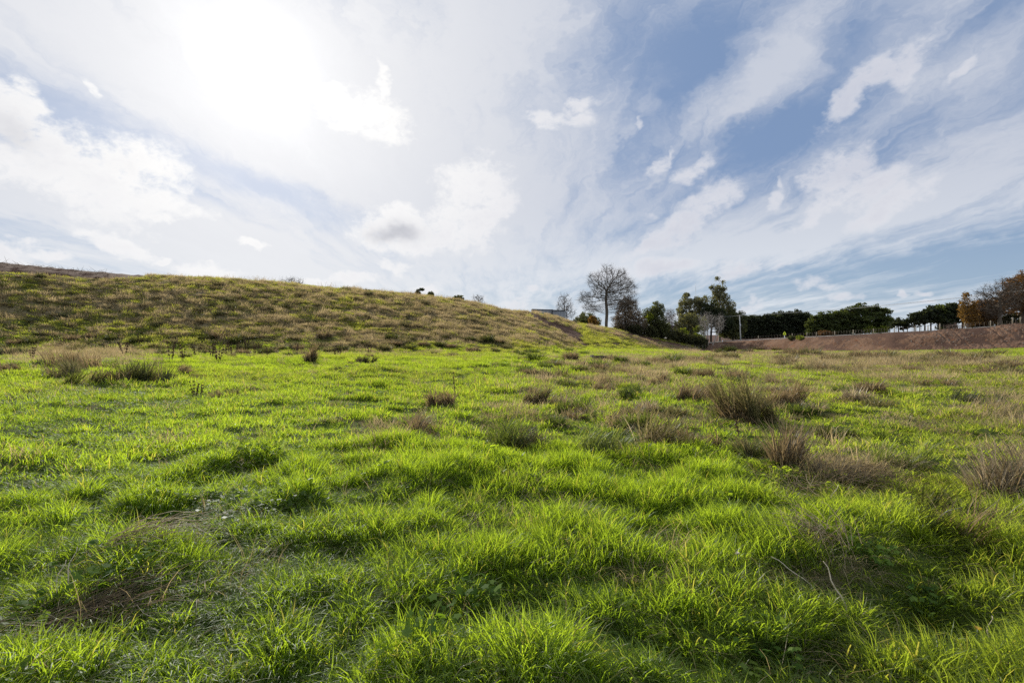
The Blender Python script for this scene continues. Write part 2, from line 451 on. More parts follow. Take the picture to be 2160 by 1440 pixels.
def project(x, y, z):
    """photo column and row of a place, from the design viewpoint"""
    yy = np.maximum(y, 0.3)
    return 1080 + F * x / yy, HOR - F * (z - CAMH) / yy
def ground(px, py):
    """the place on the ground seen at a photo position"""
    d = np.linspace(1.5, 190, 9000); x = (px - 1080) / F * d
    row = HOR - F * (relief(x, d)[0] - CAMH) / d
    i = int(np.argmax(row <= py)) or len(d) - 1
    return x[i], d[i], float(H(np.array([x[i]]), np.array([d[i]]))[0])
def at_depth(px, d):
    x = (px - 1080) / F * d
    return x, d, float(H(np.array([x]), np.array([d]))[0])

def pline(px, py, pts, w):
    dd, _ = seg_dist(px, py * 1.0, np.array(pts, float)); return np.exp(-(dd / w) ** 2)
def dirt_mask(x, y, z=None):
    if z is None: z = H(x, y)
    _, pxc, d, td, cd, t, w = relief(x, y)
    px, py = project(x, y, z)
    n = vnoise(px / 14.0, py / 5.0, 77) * 0.25 + vnoise(px / 5.0, py / 3.0, 78) * 0.2
    front = (y > 20) & (np.abs(x / np.maximum(y, 1)) < 1.3)
    m = 1.25 * pline(px, py, [(1118, 664), (1150, 678), (1185, 697), (1214, 714), (1226, 721)], 5.5)
    m = np.maximum(m, 1.1 * pline(px, py, [(1160, 684), (1190, 692), (1222, 708)], 7.0))
    m = np.maximum(m, 0.95 * pline(px, py, [(1325, 704), (1400, 722), (1460, 736), (1530, 743), (1600, 744)], 4.0))
    m = np.maximum(m, 0.8 * pline(px, py, [(1230, 728), (1290, 724), (1330, 731)], 3.5))
    m = np.where(front, m + n, 0)
    # bare strip along the crest at the far left
    crow = np.interp(pxc, TB[:, 0], TB[:, 4]); below = py - crow
    wid = np.interp(px, [-400, 0, 150, 260, 330], [30, 22, 20, 12, 0])
    m = np.maximum(m, np.where(front & (px < 330), (1 - ss(below, wid * 0.7, wid * 1.15 + 0.1)) * (wid > 1) + n * (wid > 1) * 0.8, 0) * (1 - ss(px, 300, 330)))
    # road bank and shoulder
    bank = ss(t, 0.05, 0.2) * ss(pxc, 1478, 1500) * w
    return np.clip(np.maximum(m, bank), 0, 1)
DRYB = [(1350, 800, 190, 34, .55), (1250, 775, 130, 16, .35), (1400, 905, 170, 60, .40), (1120, 900, 110, 60, .30), (1860, 768, 210, 17, .85), (1600, 750, 130, 6, .5),
        (1640, 845, 100, 35, .5), (1760, 1000, 200, 50, .55), (1980, 910, 150, 40, .45), (1560, 870, 170, 60, .45), (1700, 930, 120, 40, .4), (1250, 880, 200, 50, .22), (2060, 768, 110, 14, .45), (160, 745, 160, 26, .6), (420, 742, 220, 14, .15),
        (2120, 900, 90, 70, .6), (1430, 765, 220, 14, .5), (2120, 1000, 70, 80, .5), (1500, 820, 60, 20, .3), (820, 748, 260, 8, .10),
        (1780, 1210, 90, 40, .45), (150, 1300, 90, 40, .5), (260, 1220, 70, 22, .45), (850, 910, 90, 25, .3), (1900, 800, 160, 20, .35), (1480, 1210, 100, 40, .3)]
def dry_mask(x, y, z):
    _, pxc, d, td, cd, t, w = relief(x, y)
    px, py = project(x, y, z)
    n = fbm(x / 2.6, y / 2.0, 3, 91) * 0.5 + 0.25 * fbm(x / 0.9, y / 0.8, 2, 92)
    m = np.zeros(np.shape(x))
    edge_n = 5.0 * fbm(x / 8.0, y / 7.0, 3, 171)
    hill = ss(d + edge_n, td - 2.0, td + 12.0) * (1 - ss(px, 1190, 1240)) * w
    hv = 0.66 + 0.30 * ss(px, 650, 1000) - 0.16 * (1 - ss(px, 60, 320)) * ss(t, 0.45, 0.8) - 0.10 * ss(t, .85, 1)
    m = np.maximum(m, hill * hv)
    m = np.maximum(m, 0.85 * pline(px, py, [(1245, 690), (1300, 706), (1360, 720), (1400, 728), (1470, 740)], 8.0) * (y > 40))
    for cx, cy, rx, ry, a in DRYB:
        m = np.maximum(m, a * np.exp(-(((px - cx) / rx) ** 2 + ((py - cy) / ry) ** 2) * 0.8) * (y > 0.5))
    back = (np.abs(np.arctan2(x, y)) > rad(52)); m = np.where(back, np.maximum(m, 0.25), m)
    return np.clip(m + n * (0.12 + m * 1.0), 0, 1)

# polar sheet: fine in front, coarser behind, out to the horizon
az = np.concatenate([np.arange(-180, -58, 3.0), np.arange(-58, 58, 0.3), np.arange(58, 180, 3.0)])
rr = [0.25]
while rr[-1] < 30: rr.append(rr[-1] + max(0.045, rr[-1] * 0.0115))
while rr[-1] < 175: rr.append(rr[-1] * 1.006)
while rr[-1] < 3500: rr.append(rr[-1] * 1.12)
rr = np.array(rr); azr = np.radians(az)
A_, R_ = np.meshgrid(azr, rr)
gx = (R_ * np.sin(A_)); gy = (R_ * np.cos(A_))
gz = H(gx.ravel(), gy.ravel()).reshape(gx.shape)
gz = gz * (1 - ss(R_, 230, 420)) + (-3.0) * ss(R_, 230, 420)
na, nr = len(az), len(rr)
gd = dirt_mask(gx.ravel(), gy.ravel(), gz.ravel()).reshape(gx.shape); gw = dry_mask(gx.ravel(), gy.ravel(), gz.ravel()).reshape(gx.shape)
gz = gz + gd * (fbm(gx / 0.9, gy / 0.9, 3, 55) * 0.14)
idx = np.arange(na * nr).reshape(nr, na)
q = np.stack([idx[:-1], np.roll(idx, -1, 1)[:-1], np.roll(idx, -1, 1)[1:], idx[1:]], -1).reshape(-1, 4)
_, pxg, dg, tdg, cdg, tg, wg = relief(gx, gy)
ishill = ((tg > 0.02) & (dg < cdg + 60) & (pxg < 1490) & (wg > 0.3))
fh = ishill[:-1].ravel()
def sheet(name, faces, mat, extra=None):
    V = np.stack([gx.ravel(), gy.ravel(), gz.ravel()], 1)
    used = np.unique(faces); remap = np.full(len(V) + 1, -1); remap[used] = np.arange(len(used))
    mb = MB(); mb.add(V[used], remap[faces], a=gd.ravel()[used], b=gw.ravel()[used])
    if extra is not None: extra(mb, remap)
    o = mb.build(name, mat, smooth=True); return o

m_ground, nt, out = material('ground_soil_and_thatch')
o_ = objpos()
f1 = noise(o_, 1.3, 6, 0.6); f2 = noise(o_, 9.0, 6, 0.65)
grn = mixc(sstep(f1, 0.3, 0.7), (0.040, 0.062, 0.012), (0.075, 0.100, 0.020))
dryc = mixc(sstep(f2, 0.3, 0.7), (0.120, 0.100, 0.050), (0.190, 0.155, 0.090))
drt = mixc(sstep(f2, 0.25, 0.75), (0.050, 0.027, 0.018), (0.115, 0.066, 0.046))
c_ = mixc(sstep(attr('bh') + (f2 - 0.5) * 0.5, 0.25, 0.75), grn, dryc)
c_ = mixc(sstep(attr('bv') + (f2 - 0.5) * 0.5, 0.35, 0.6), c_, drt)
princ(nt, out, c_, 0.95, 0.1, noise(o_, 14.0, 8, 0.7), 0.05)

def centre_cap(mb, remap):
    ring = remap[idx[0]]; c = mb.n
    mb.add([(0, 0, float(gz[0].mean()))]); nring = len(ring)
    mb.T.append(np.array([(c, ring[(k + 1) % nring], ring[k]) for k in range(nring)]))
o = sheet('ground', q[~fh], m_ground, centre_cap)
prop(o, 'grassy field floor rolling away from the camera to the road bank', 'ground', kind='structure')
o = sheet('hill', q[fh], m_ground)
prop(o, 'long grassy slope rising on the left and falling to the trees', 'hill', kind='structure')

# ================================================================== blades
def blades(n, rad_, hmin, hmax, width, segs, lean, curl, seed, tipw=0.15, prostrate=0.0, dirn=None, bvr=(0, 1), hpow=1.0, mb=None, origin=(0, 0, 0), rootlift=0.0):
    """n thin strips springing from a disc; each bends outwards and droops"""
    g = np.random.default_rng(seed)
    r = rad_ * np.sqrt(g.random(n)); th = g.random(n) * 2 * math.pi
    root = np.stack([r * np.cos(th), r * np.sin(th), np.full(n, -0.03 + rootlift)], 1) + np.array(origin)
    L = hmin + (hmax - hmin) * g.random(n) ** hpow
    az = th + g.normal(0, 0.9, n) if dirn is None else dirn + g.normal(0, 0.5, n)
    tilt = np.abs(g.normal(0, lean, n)) + lean * 0.6 * r / max(rad_, 1e-3) + prostrate
    cv = curl * (0.4 + g.random(n) * 1.2)
    w = width * (0.6 + 0.8 * g.random(n))
    face = az + math.pi / 2 + g.normal(0, 0.7, n)
    pts = [root]; ang = tilt.copy(); p = root.copy()
    for k in range(segs):
        ang = np.minimum(ang + cv / segs * (0.5 + k), 2.1)
        st = (L / segs)[:, None] * np.stack([np.sin(ang) * np.cos(az), np.sin(ang) * np.sin(az), np.cos(ang)], 1)
        p = p + st; pts.append(p)
    pts = np.stack(pts, 1)                                    # n, segs+1, 3
    prof = np.linspace(0, 1, segs + 1); wp = (0.75 + 0.5 * prof) * (1 - prof ** 2) + tipw * prof
    side = np.stack([np.cos(face), np.sin(face), np.zeros(n)], 1)[:, None, :] * (w[:, None] * wp[None, :] / 2)[..., None]
    V = np.stack([pts - side, pts + side], 2).reshape(n, -1, 3)   # n, (segs+1)*2, 3
    base = np.arange(n)[:, None, None] * (segs + 1) * 2
    k = np.arange(segs)[None, :, None] * 2
    Q = (base + k + np.array([0, 1, 3, 2])[None, None, :]).reshape(-1, 4)
    bv = bvr[0] + (bvr[1] - bvr[0]) * g.random(n)
    A = np.repeat(bv, (segs + 1) * 2); B = np.tile(np.repeat(prof, 2), n)
    mb = mb or MB()
    mb.add(V.reshape(-1, 3), Q, a=A, b=B)
    return mb
def rosette(n, size, seed, mb=None, lift=0.06, spread=0.16, lobes=5, origin=(0, 0, 0), width=1.0):
    """low broad-leaved weed: lobed leaves held flat on short stalks"""
    g = np.random.default_rng(seed); mb = mb or MB()
    for i in range(n):
        a = g.random() * 6.283; r = spread * math.sqrt(g.random()); z = lift * (0.4 + g.random())
        c = np.array([r * math.cos(a), r * math.sin(a), z]) + np.array(origin)
        s = size * (0.6 + 0.8 * g.random()); rot = g.random() * 6.283
        tx, ty = g.normal(0, 0.35, 2)
        m = lobes * 2
        th = np.arange(m) / m * 6.283 + rot
        rr_ = s * np.where(np.arange(m) % 2 == 0, 1.0, 0.62)
        V = np.stack([rr_ * np.cos(th) * width, rr_ * np.sin(th), np.zeros(m)], 1)
        V[:, 2] = V[:, 0] * tx + V[:, 1] * ty + np.where(np.arange(m) % 2 == 0, -0.12, 0.04) * s
        V = np.vstack([V, [[0, 0, 0.0]]]) + c
        T = [(j, (j + 1) % m, m) for j in range(m)]
        mb.add(V, None, T, a=g.random(), b=0.5)
        mb.tube([np.array(origin) + (0, 0, -0.02), c * 0.6 + np.array(origin) * 0.4 + (0, 0, -0.005), c], 0.0016, 3, a=0.4, cap=False)
    return mb

m_grass = leaf_mat('grass_blade', None, None, trans=4.1, tcol=(1.05, 1.0, 0.32), gloss=0.018, rough=0.42, inst=True, straw=(0.94, (0.15, 0.125, 0.07), 0.7), tfac=0.62)
m_dry = leaf_mat('dead_grass_blade', None, None, trans=2.2, tcol=(1.0, 0.92, 0.75), gloss=0.02, rough=0.5, inst=True, tfac=0.5)
src = bpy.data.collections.new('grass_sources')           # never linked to the scene: only feeds the scatter below
dsrc = bpy.data.collections.new('dry_grass_sources')
def source(mb, i, coll, mat, nm):
    o = bpy.data.objects.new('%s.%03d' % (nm, i), mb.mesh(nm)); o.data.materials.append(mat); coll.objects.link(o)
GS = []
for i in range(6): GS.append(blades(58, 0.085, 0.05, 0.20, 0.0056, 4, 0.24, 0.75, 100 + i, hpow=1.3))          # 0-5 near
for i in range(3): GS.append(blades(72, 0.10, 0.10, 0.25, 0.0056, 4, 0.16, 0.85, 120 + i, hpow=1.0))           # 6-8 near, lush long
for i in range(2): GS.append(rosette(13, 0.021, 130 + i, spread=0.11, lift=0.09, lobes=4))                      # 9-10 near, broadleaf
for i in range(4): GS.append(blades(46, 0.15, 0.05, 0.19, 0.012, 3, 0.28, 0.7, 140 + i, hpow=1.2))             # 11-14 mid
for i in range(4): GS.append(blades(80, 0.32, 0.06, 0.20, 0.020, 2, 0.34, 0.6, 150 + i))                       # 15-18 far
for i in range(4): GS.append(blades(110, 0.62, 0.12, 0.40, 0.034, 2, 0.40, 0.6, 160 + i))                       # 19-22 hill
for i, mb in enumerate(GS): source(mb, i, src, m_grass, 'grass_tuft')
DS = []
for i in range(4): DS.append(blades(34, 0.10, 0.10, 0.42, 0.0038, 4, 0.42, 0.9, 200 + i, hpow=1.3))            # 0-3 near
for i in range(4): DS.append(blades(38, 0.22, 0.10, 0.36, 0.008, 3, 0.42, 0.7, 210 + i, hpow=1.2))             # 4-7 mid
for i in range(4): DS.append(blades(60, 0.40, 0.12, 0.38, 0.014, 2, 0.42, 0.6, 220 + i, hpow=1.2))             # 8-11 far
for i in range(4): DS.append(blades(90, 0.62, 0.16, 0.50, 0.026, 2, 0.40, 0.6, 230 + i, hpow=1.2))             # 12-15 hill
for i, mb in enumerate(DS): source(mb, i, dsrc, m_dry, 'dry_tuft')

def euler_from(theta, tx, ty):
    """spin about z, then lean by (tx, ty) towards +x / +y; returned as XYZ euler angles"""
    c, s = np.cos(theta), np.sin(theta)
    # tilt: rotation about axis (-ty, tx, 0) by |t|
    a = np.hypot(tx, ty) + 1e-9; ux, uy = -ty / a, tx / a
    ca, sa = np.cos(a), np.sin(a)
    R00 = ca + ux * ux * (1 - ca); R01 = ux * uy * (1 - ca); R10 = R01; R11 = ca + uy * uy * (1 - ca)
    R20 = -uy * sa; R21 = ux * sa; R22 = ca
    M00 = R00 * c + R01 * s; M10 = R10 * c + R11 * s; M20 = R20 * c + R21 * s
    M21 = -R20 * s + R21 * c
    return np.stack([np.arctan2(M21, R22), -np.arcsin(np.clip(M20, -1, 1)), np.arctan2(M10, M00)], 1)

def scatter_object(name, coll, P, rot, scl, idx, col, label):
    me = bpy.data.meshes.new(name + '_points'); me.vertices.add(len(P)); me.vertices.foreach_set('co', P.ravel().astype(np.float32))
    def at(n, t, arr, f):
        a = me.attributes.new(n, t, 'POINT'); a.data.foreach_set(f, np.ascontiguousarray(arr).ravel())
    at('rot', 'FLOAT_VECTOR', rot.astype(np.float32), 'vector'); at('scl', 'FLOAT_VECTOR', scl.astype(np.float32), 'vector')
    at('idx', 'INT', idx.astype(np.int32), 'value'); at('gcol', 'FLOAT_VECTOR', col.astype(np.float32), 'vector')
    o = bpy.data.objects.new(name, me); C.objects.link(o)
    ng = bpy.data.node_groups.new(name + '_scatter', 'GeometryNodeTree')
    ng.interface.new_socket('Geometry', in_out='INPUT', socket_type='NodeSocketGeometry')
    ng.interface.new_socket('Geometry', in_out='OUTPUT', socket_type='NodeSocketGeometry')
    N = ng.nodes; L = ng.links
    gi, go = N.new('NodeGroupInput'), N.new('NodeGroupOutput')
    ci_ = N.new('GeometryNodeCollectionInfo'); ci_.inputs['Collection'].default_value = coll
    ci_.inputs['Separate Children'].default_value = True; ci_.inputs['Reset Children'].default_value = True
    ip = N.new('GeometryNodeInstanceOnPoints')
    L.new(gi.outputs[0], ip.inputs['Points']); L.new(ci_.outputs[0], ip.inputs['Instance'])
    ip.inputs['Pick Instance'].default_value = True
    def na(n, t):
        a = N.new('GeometryNodeInputNamedAttribute'); a.data_type = t; a.inputs[0].default_value = n; return a.outputs[0]
    L.new(na('idx', 'INT'), ip.inputs['Instance Index'])
    er = N.new('FunctionNodeEulerToRotation'); L.new(na('rot', 'FLOAT_VECTOR'), er.inputs[0]); L.new(er.outputs[0], ip.inputs['Rotation'])
    L.new(na('scl', 'FLOAT_VECTOR'), ip.inputs['Scale'])
    L.new(ip.outputs[0], go.inputs[0])
    md = o.modifiers.new('scatter', 'NODES'); md.node_group = ng
    prop(o, label, 'grass', kind='stuff')
    return o

def ring_points(g, r0, r1, dens, half):
    """random places between two distances, inside a wedge of half-angle half (radians) in front"""
    n = int(half * (r1 * r1 - r0 * r0) * dens)
    r = np.sqrt(r0 * r0 + (r1 * r1 - r0 * r0) * g.random(n)); a = (g.random(n) * 2 - 1) * half
    return r * np.sin(a), r * np.cos(a)
g = np.random.default_rng(42)
BANDS = [  # r0, r1, density per m2, half angle, green variants, dry variants, scale
    (0.6, 7.5, 205, rad(64), (0, 11), (0, 4), 1.0), (0.6, 7.5, 40, rad(180), (0, 6), (0, 4), 1.0),
    (6.5, 14, 62, rad(60), (11, 15), (4, 8), 0.90), (13, 24, 42, rad(58), (11, 15), (4, 8), 1.15), (7.5, 24, 5, rad(180), (15, 19), (8, 12), 1.0),
    (22, 40, 17, rad(66), (15, 19), (8, 12), 1.0), (37, 66, 12.0, rad(72), (15, 19), (8, 12), 1.2),
    (60, 170, 6.0, rad(72), (19, 23), (12, 16), 1.0), (24, 110, 0.22, rad(180), (19, 23), (12, 16), 1.6)]
GP, DP = [], []
for bi, (r0, r1, dens, half, gv, dv, sc_) in enumerate(BANDS):
    x, y = ring_points(g, r0, r1, dens, half)
    keep0 = np.ones(len(x), bool)
    if half > 3:                                      # the all-round bands only fill what the front wedge leaves
        keep0 = np.abs(np.arctan2(x, y)) > rad(56)
    x, y = x[keep0], y[keep0]
    z = H(x, y)
    rl, pxc, d, td, cd, t, w = relief(x, y)
    dm = dirt_mask(x, y, z); z = z + dm * (fbm(x / 0.9, y / 0.9, 3, 55) * 0.14)
    dry = dry_mask(x, y, z)
    px, py = project(x, y, z)
    ok = (g.random(len(x)) > ss(dm, 0.25, 0.6)) & (d < np.where(pxc > 1480, td + 0.5, cd + 7))
    ok &= ~((pxc > 1478) & (d > td))
    x, y, z, dry, px, py, t, d, pxc, dm, td = [q_[ok] for q_ in (x, y, z, dry, px, py, t, d, pxc, dm, td)]
    n = len(x); u = g.random(n)
    lush = 1.15 * turf(x, y); big = fbm(x / 4.0, y / 3.0, 2, 71)
    isdry = u < np.maximum(dry * 0.93, 0.035 + 0.05 * ss(big, 0.0, 1.0))
    hill = ss(t, 0.0, 0.35) * (pxc < 1480) + 0.35 * ss(d / td, 0.6, 1.0) * (pxc < 1400); hill = np.clip(hill, 0, 1); hill = np.clip(hill * (1 + 0.9 * fbm(x / 7.0, y / 6.0, 3, 151) * (1 - ss(t, .1, .4))), 0, 1)
    # colour
    ton = np.clip(0.5 + 0.28 * lush + 0.22 * big + g.normal(0, 0.10, n), 0, 1)[:, None]
    gc = (1 - ton) * np.array([0.062, 0.100, 0.016]) + ton * np.array([0.124, 0.172, 0.024])
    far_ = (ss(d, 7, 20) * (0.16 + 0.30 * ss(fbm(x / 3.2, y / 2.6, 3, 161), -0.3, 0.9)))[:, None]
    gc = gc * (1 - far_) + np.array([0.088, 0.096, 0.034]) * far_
    olive = np.array([0.104, 0.106, 0.046])
    ol = (hill * 0.7 + 0.2 * dry + 0.28 * ss(px, 1350, 2100) * (y < 40) + 0.25 * (1 - ss(py, 900, 1500)) * 0)[:, None]
    gc = gc * (1 - np.clip(ol, 0, 1)) + olive * (0.7 + 0.6 * ton) * np.clip(ol, 0, 1)
    dn = np.clip(0.5 + 0.35 * fbm(x / 1.5, y / 1.2, 2, 81) + g.normal(0, 0.15, n), 0, 1)[:, None]
    dc = (1 - dn) * np.array([0.150, 0.124, 0.066]) + dn * np.array([0.290, 0.242, 0.150])
    pk = (ss(d, 60, 90) * (pxc > 1200))[:, None] * 0.4
    dc = dc * (1 - pk) + np.array([0.23, 0.175, 0.13]) * pk
    # size: long in clumps, short between
    hgt = (0.84 + 0.62 * lush + 0.15 * big) * sc_
    hgt = np.clip(hgt, 0.52 * sc_, 1.5 * sc_) * (1 - 0.30 * (1 - hill) * ss(d, 16, 45) * (1 - dry))
    hgt = hgt * (1 - 0.35 * ss(px, 1500, 1700) * (1 - ss(py, 1000, 1150)) * (1 - dry))
    wid = sc_ * (0.85 + 0.3 * g.random(n))
    th = g.random(n) * 2 * math.pi
    tx = 0.13 + 0.11 * fbm(x / 1.3, y / 1.3, 2, 44) + g.normal(0, 0.10, n); ty = 0.06 + 0.11 * fbm(x / 1.1, y / 1.1, 2, 45) + g.normal(0, 0.10, n)
    rot = euler_from(th, tx, ty)
    idg = g.integers(gv[0], gv[1], n)
    if bi == 0:   # choose long or broadleaf where it belongs
        idg = g.integers(0, 6, n); L_ = lush + 0.4 * g.normal(0, 1, n)
        idg = np.where(L_ > 0.55, g.integers(6, 9, n), idg)
        bl = fbm(x / 1.1 + 9, y / 0.9, 2, 99) + 0.35 * g.normal(0, 1, n) + 0.3 * ss(px, 1300, 1900)
        idg = np.where(bl > 0.92, g.integers(9, 11, n), idg)
    idd = g.integers(dv[0], dv[1], n)
    P = np.stack([x, y, z], 1)
    S_ = np.stack([wid, wid, hgt], 1)
    clump = ss(fbm(x / 0.95 + 7, y / 0.8, 3, 123), -0.35, 0.85)
    hd = sc_ * (0.45 + 1.35 * clump * np.clip(0.45 + dry, 0, 1.2)) * (0.8 + 0.4 * g.random(n))
    S_[:, 2] *= 1 + hill * (1.1 * clump - 0.45) if len(x) else 1
    Sd = np.stack([wid, wid, np.clip(hd, 0.3, 2.2)], 1)
    a = ~isdry
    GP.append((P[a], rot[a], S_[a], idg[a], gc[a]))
    a = isdry
    DP.append((P[a], rot[a], Sd[a], idd[a], dc[a]))
GP = [np.concatenate(q_) for q_ in zip(*GP)]; DP = [np.concatenate(q_) for q_ in zip(*DP)]
print('grass tufts', len(GP[0]), 'dry', len(DP[0]))
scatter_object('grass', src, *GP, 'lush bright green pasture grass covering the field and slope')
scatter_object('dry_grass', dsrc, *DP, 'dead brown rushes and seed grass mixed through the green')

# thin dead seed stalks standing along the crest of the slope
mb = MB(); g = np.random.default_rng(66)
for i in range(900):
    px = 430 + 640 * g.random(); cl = vnoise(np.array([px / 22.0]), np.array([1.0]), 8)[0]
    if g.random() > 0.45 + 0.6 * cl: continue
    cd = np.interp(px, TB[:, 0], TB[:, 3]) + g.normal(-0.5, 1.6); x, y, z = at_depth(px, cd); L = 0.5 + 0.9 * g.random() * (0.6 + 0.6 * cl)
    blades(2, 0.06, L * .7, L, 0.016, 3, 0.12, 0.25, i, tipw=0.8, mb=mb, origin=(x, y, z))
m_stalk = leaf_mat('seed_stalk_straw', (0.13, 0.10, 0.06), (0.28, 0.23, 0.15), 1.5, (1, .95, .8), 0.01, 0.5)
prop(mb.build('seed_grass', m_stalk), 'thin dead seed stalks standing along the crest of the left slope', 'grass', kind='stuff')

# ================================================================== earth bank under the road
m_dirt, nt, out = material('reddish_dug_earth')
o_ = objpos()
f1 = noise(o_, 0.35, 6, 0.65); f2 = noise(o_, 2.4, 8, 0.7); f3 = noise(o_, 9.0, 4, 0.6)
c_ = mixc(sstep(f1, 0.35, 0.65), (0.092, 0.050, 0.030), (0.160, 0.096, 0.062))
c_ = mixc(sstep(f2, 0.52, 0.70), c_, (0.160, 0.105, 0.078))
c_ = mixc(sstep(noise(o_, 1.1, 6, 0.7), 0.58, 0.66), c_, (0.17, 0.070, 0.030))
c_ = mixc(sstep(f3, 0.30, 0.22), c_, (0.035, 0.022, 0.016))
c_ = mixc(sstep(attr('bv') + (f2 - 0.5) * 0.4, 0.55, 0.8), c_, (0.11, 0.12, 0.035))
princ(nt, out, c_, 0.95, 0.08, noise(o_, 5.0, 6, 0.65), 0.06)
pxs = np.arange(1470, 2700, 1.1); sv = np.linspace(0, 1, 54)
PX_, SV_ = np.meshgrid(pxs, sv)
TD_ = np.interp(PX_, TB[:, 0], TB[:, 1]); CD_ = np.interp(PX_, TB[:, 0], TB[:, 3])
D_ = TD_ - 0.6 + (CD_ - TD_ + 1.6) * SV_
XB = (PX_ - 1080) / F * D_; YB = D_
ZB = relief(XB, YB)[0]
u_ = PX_ * 0.11 * 0.9; v_ = SV_ * 8
lump = 0.10 * fbm(u_ / 2.6 + v_ * 0.5, v_ / 0.9 - u_ * .25, 5, 301, 0.65) + 0.05 * fbm(u_ / 0.5 + v_ * 0.7, v_ / 0.35, 3, 311, .7) + 0.30 * vnoise(u_ / 6, v_ / 4, 321)
gul = np.abs(vnoise((u_ + v_ * 0.9) / 2.6, v_ / 7, 331)); lump -= 0.12 * np.exp(-(gul / 0.14) ** 2)
edge = ss(SV_, 0.0, 0.12) * ss(PX_, 1470, 1500)
ZB = ZB + 0.10 * edge + lump * edge * (1 - 0.55 * ss(SV_, 0.86, 1.0)) * (0.55 + 0.6 * ss(PX_, 1600, 1900)) - 0.35 * (1 - edge)
mb = MB(); ii = np.arange(PX_.size).reshape(PX_.shape)
grassy = ss(fbm(u_ / 5, v_ / 3, 3, 341), 0.35, 0.9) * 0.55 + 0.9 * ss(SV_, 0.93, 1.0) * ss(vnoise(u_ / 9, v_, 351), -0.6, 0.3)
mb.add(np.stack([XB, YB, ZB], -1).reshape(-1, 3), np.stack([ii[:-1, :-1], ii[:-1, 1:], ii[1:, 1:], ii[1:, :-1]], -1).reshape(-1, 4), a=grassy.ravel())
prop(mb.build('earth_bank', m_dirt, smooth=True), 'long bare bank of reddish brown dug earth below the road', 'bank', kind='structure')
def bank_at(px, s):
    """point on the bank: column, share of the way up"""
    td = np.interp(px, TB[:, 0], TB[:, 1]); cd = np.interp(px, TB[:, 0], TB[:, 3]); d = td - 0.6 + (cd - td + 1.6) * s
    i = int(np.clip((px - 1470) / 1.1, 0, len(pxs) - 1)); j = int(np.clip(s * 53, 0, 53))
    return float(XB[j, i]), float(YB[j, i]), float(ZB[j, i])
# stones and roots lying on the dug earth: nobody could count them
m_stone = plain('pale_stone', (0.20, 0.17, 0.14), (0.42, 0.38, 0.33), 3.0)
mb = MB(); g = np.random.default_rng(5)
for k in range(1500):
    px = 1490 + 700 * g.random(); s = 0.05 + 0.9 * g.random() ** 0.8
    p = np.array(bank_at(px, s)); r = 0.05 + 0.16 * g.random() ** 3
    r *= 0.6
    V = np.array([(1, 0, 0), (-1, 0, 0), (0, 1, 0), (0, -1, 0), (0, 0, 0.8), (0, 0, -0.6)]) * r * (0.6 + 0.8 * g.random((6, 1))) + p + (0, 0, r * 0.2)
    mb.add(V, None, [(0, 2, 4), (2, 1, 4), (1, 3, 4), (3, 0, 4), (2, 0, 5), (1, 2, 5), (3, 1, 5), (0, 3, 5)], a=g.random())
prop(mb.build('rubble', m_stone), 'small pale stones and clods littered over the dug bank', 'rubble', kind='stuff')
m_stick = plain('weathered_stick', (0.13, 0.10, 0.075), (0.30, 0.25, 0.19), 8.0)
mb = MB()
for k in range(420):
    if k < 240: p = np.array(bank_at(1700 + 480 * g.random(), 0.3 + 0.7 * g.random()))
    else:
        px = -20 + 250 * g.random(); cd = np.interp(px, TB[:, 0], TB[:, 3]) - 4 * g.random(); x, y, z = at_depth(px, cd); p = np.array([x, y, z + 0.05])
    a = g.random() * 6.283; L = 0.3 + 1.3 * g.random() ** 2
    e = p + np.array([math.cos(a) * L, math.sin(a) * L * 0.3, g.random() ** 2 * L * 0.7])
    m_ = (p + e) / 2 + g.normal(0, 0.06, 3)
    mb.tube([p, m_, e], [0.022, 0.016, 0.006], 3, a=g.random(), cap=False)
prop(mb.build('debris', m_stick), 'dead sticks and roots strewn over bare earth', 'debris', kind='stuff')

# ------------------------------------------------------------------ road along the top of the bank
m_road = plain('worn_asphalt', (0.11, 0.105, 0.10), (0.17, 0.165, 0.155), 1.5, 0.85, 0.2, 0.004)
m_verge = plain('gravel_shoulder', (0.13, 0.12, 0.085), (0.20, 0.18, 0.13), 3.0)
m_mark = plain('road_paint', (0.72, 0.72, 0.68), (0.8, 0.8, 0.76), 5.0, 0.6)
pr = np.concatenate([np.arange(1420, 2700, 12.0)])
def strip(name, d0, d1, dz, mat, lab):
    cd = np.interp(pr, TB[:, 0], TB[:, 3]); tz = relief((pr - 1080) / F * (cd + 0.5), cd + 0.5)[0] if False else np.interp(pr, TB[:, 0], CRE_Z)
    tz = np.where(pr < 1500, np.interp(1500, TB[:, 0], CRE_Z), tz)
    cdd = np.where(pr < 1500, 153 + (1500 - pr) * 0.09, cd)
    mb = MB(); a = np.stack([(pr - 1080) / F * (cdd + d0), cdd + d0, tz + dz], 1); b = np.stack([(pr - 1080) / F * (cdd + d1), cdd + d1, tz + dz + 0.02], 1)
    n = len(pr); i = np.arange(n - 1)
    mb.add(np.vstack([a, b]), np.stack([i, i + 1, n + i + 1, n + i], 1))
    return prop(mb.build(name, mat), lab, name.split('_')[0], kind='structure')
strip('verge', 0.9, 9.5, 0.115, m_verge, 'pale gravel shoulder beside the road')
strip('road', 1.9, 8.6, 0.125, m_road, 'grey sealed road along the top of the bank')
strip('road_markings', 2.3, 2.42, 0.135, m_mark, 'white edge line painted on the road')

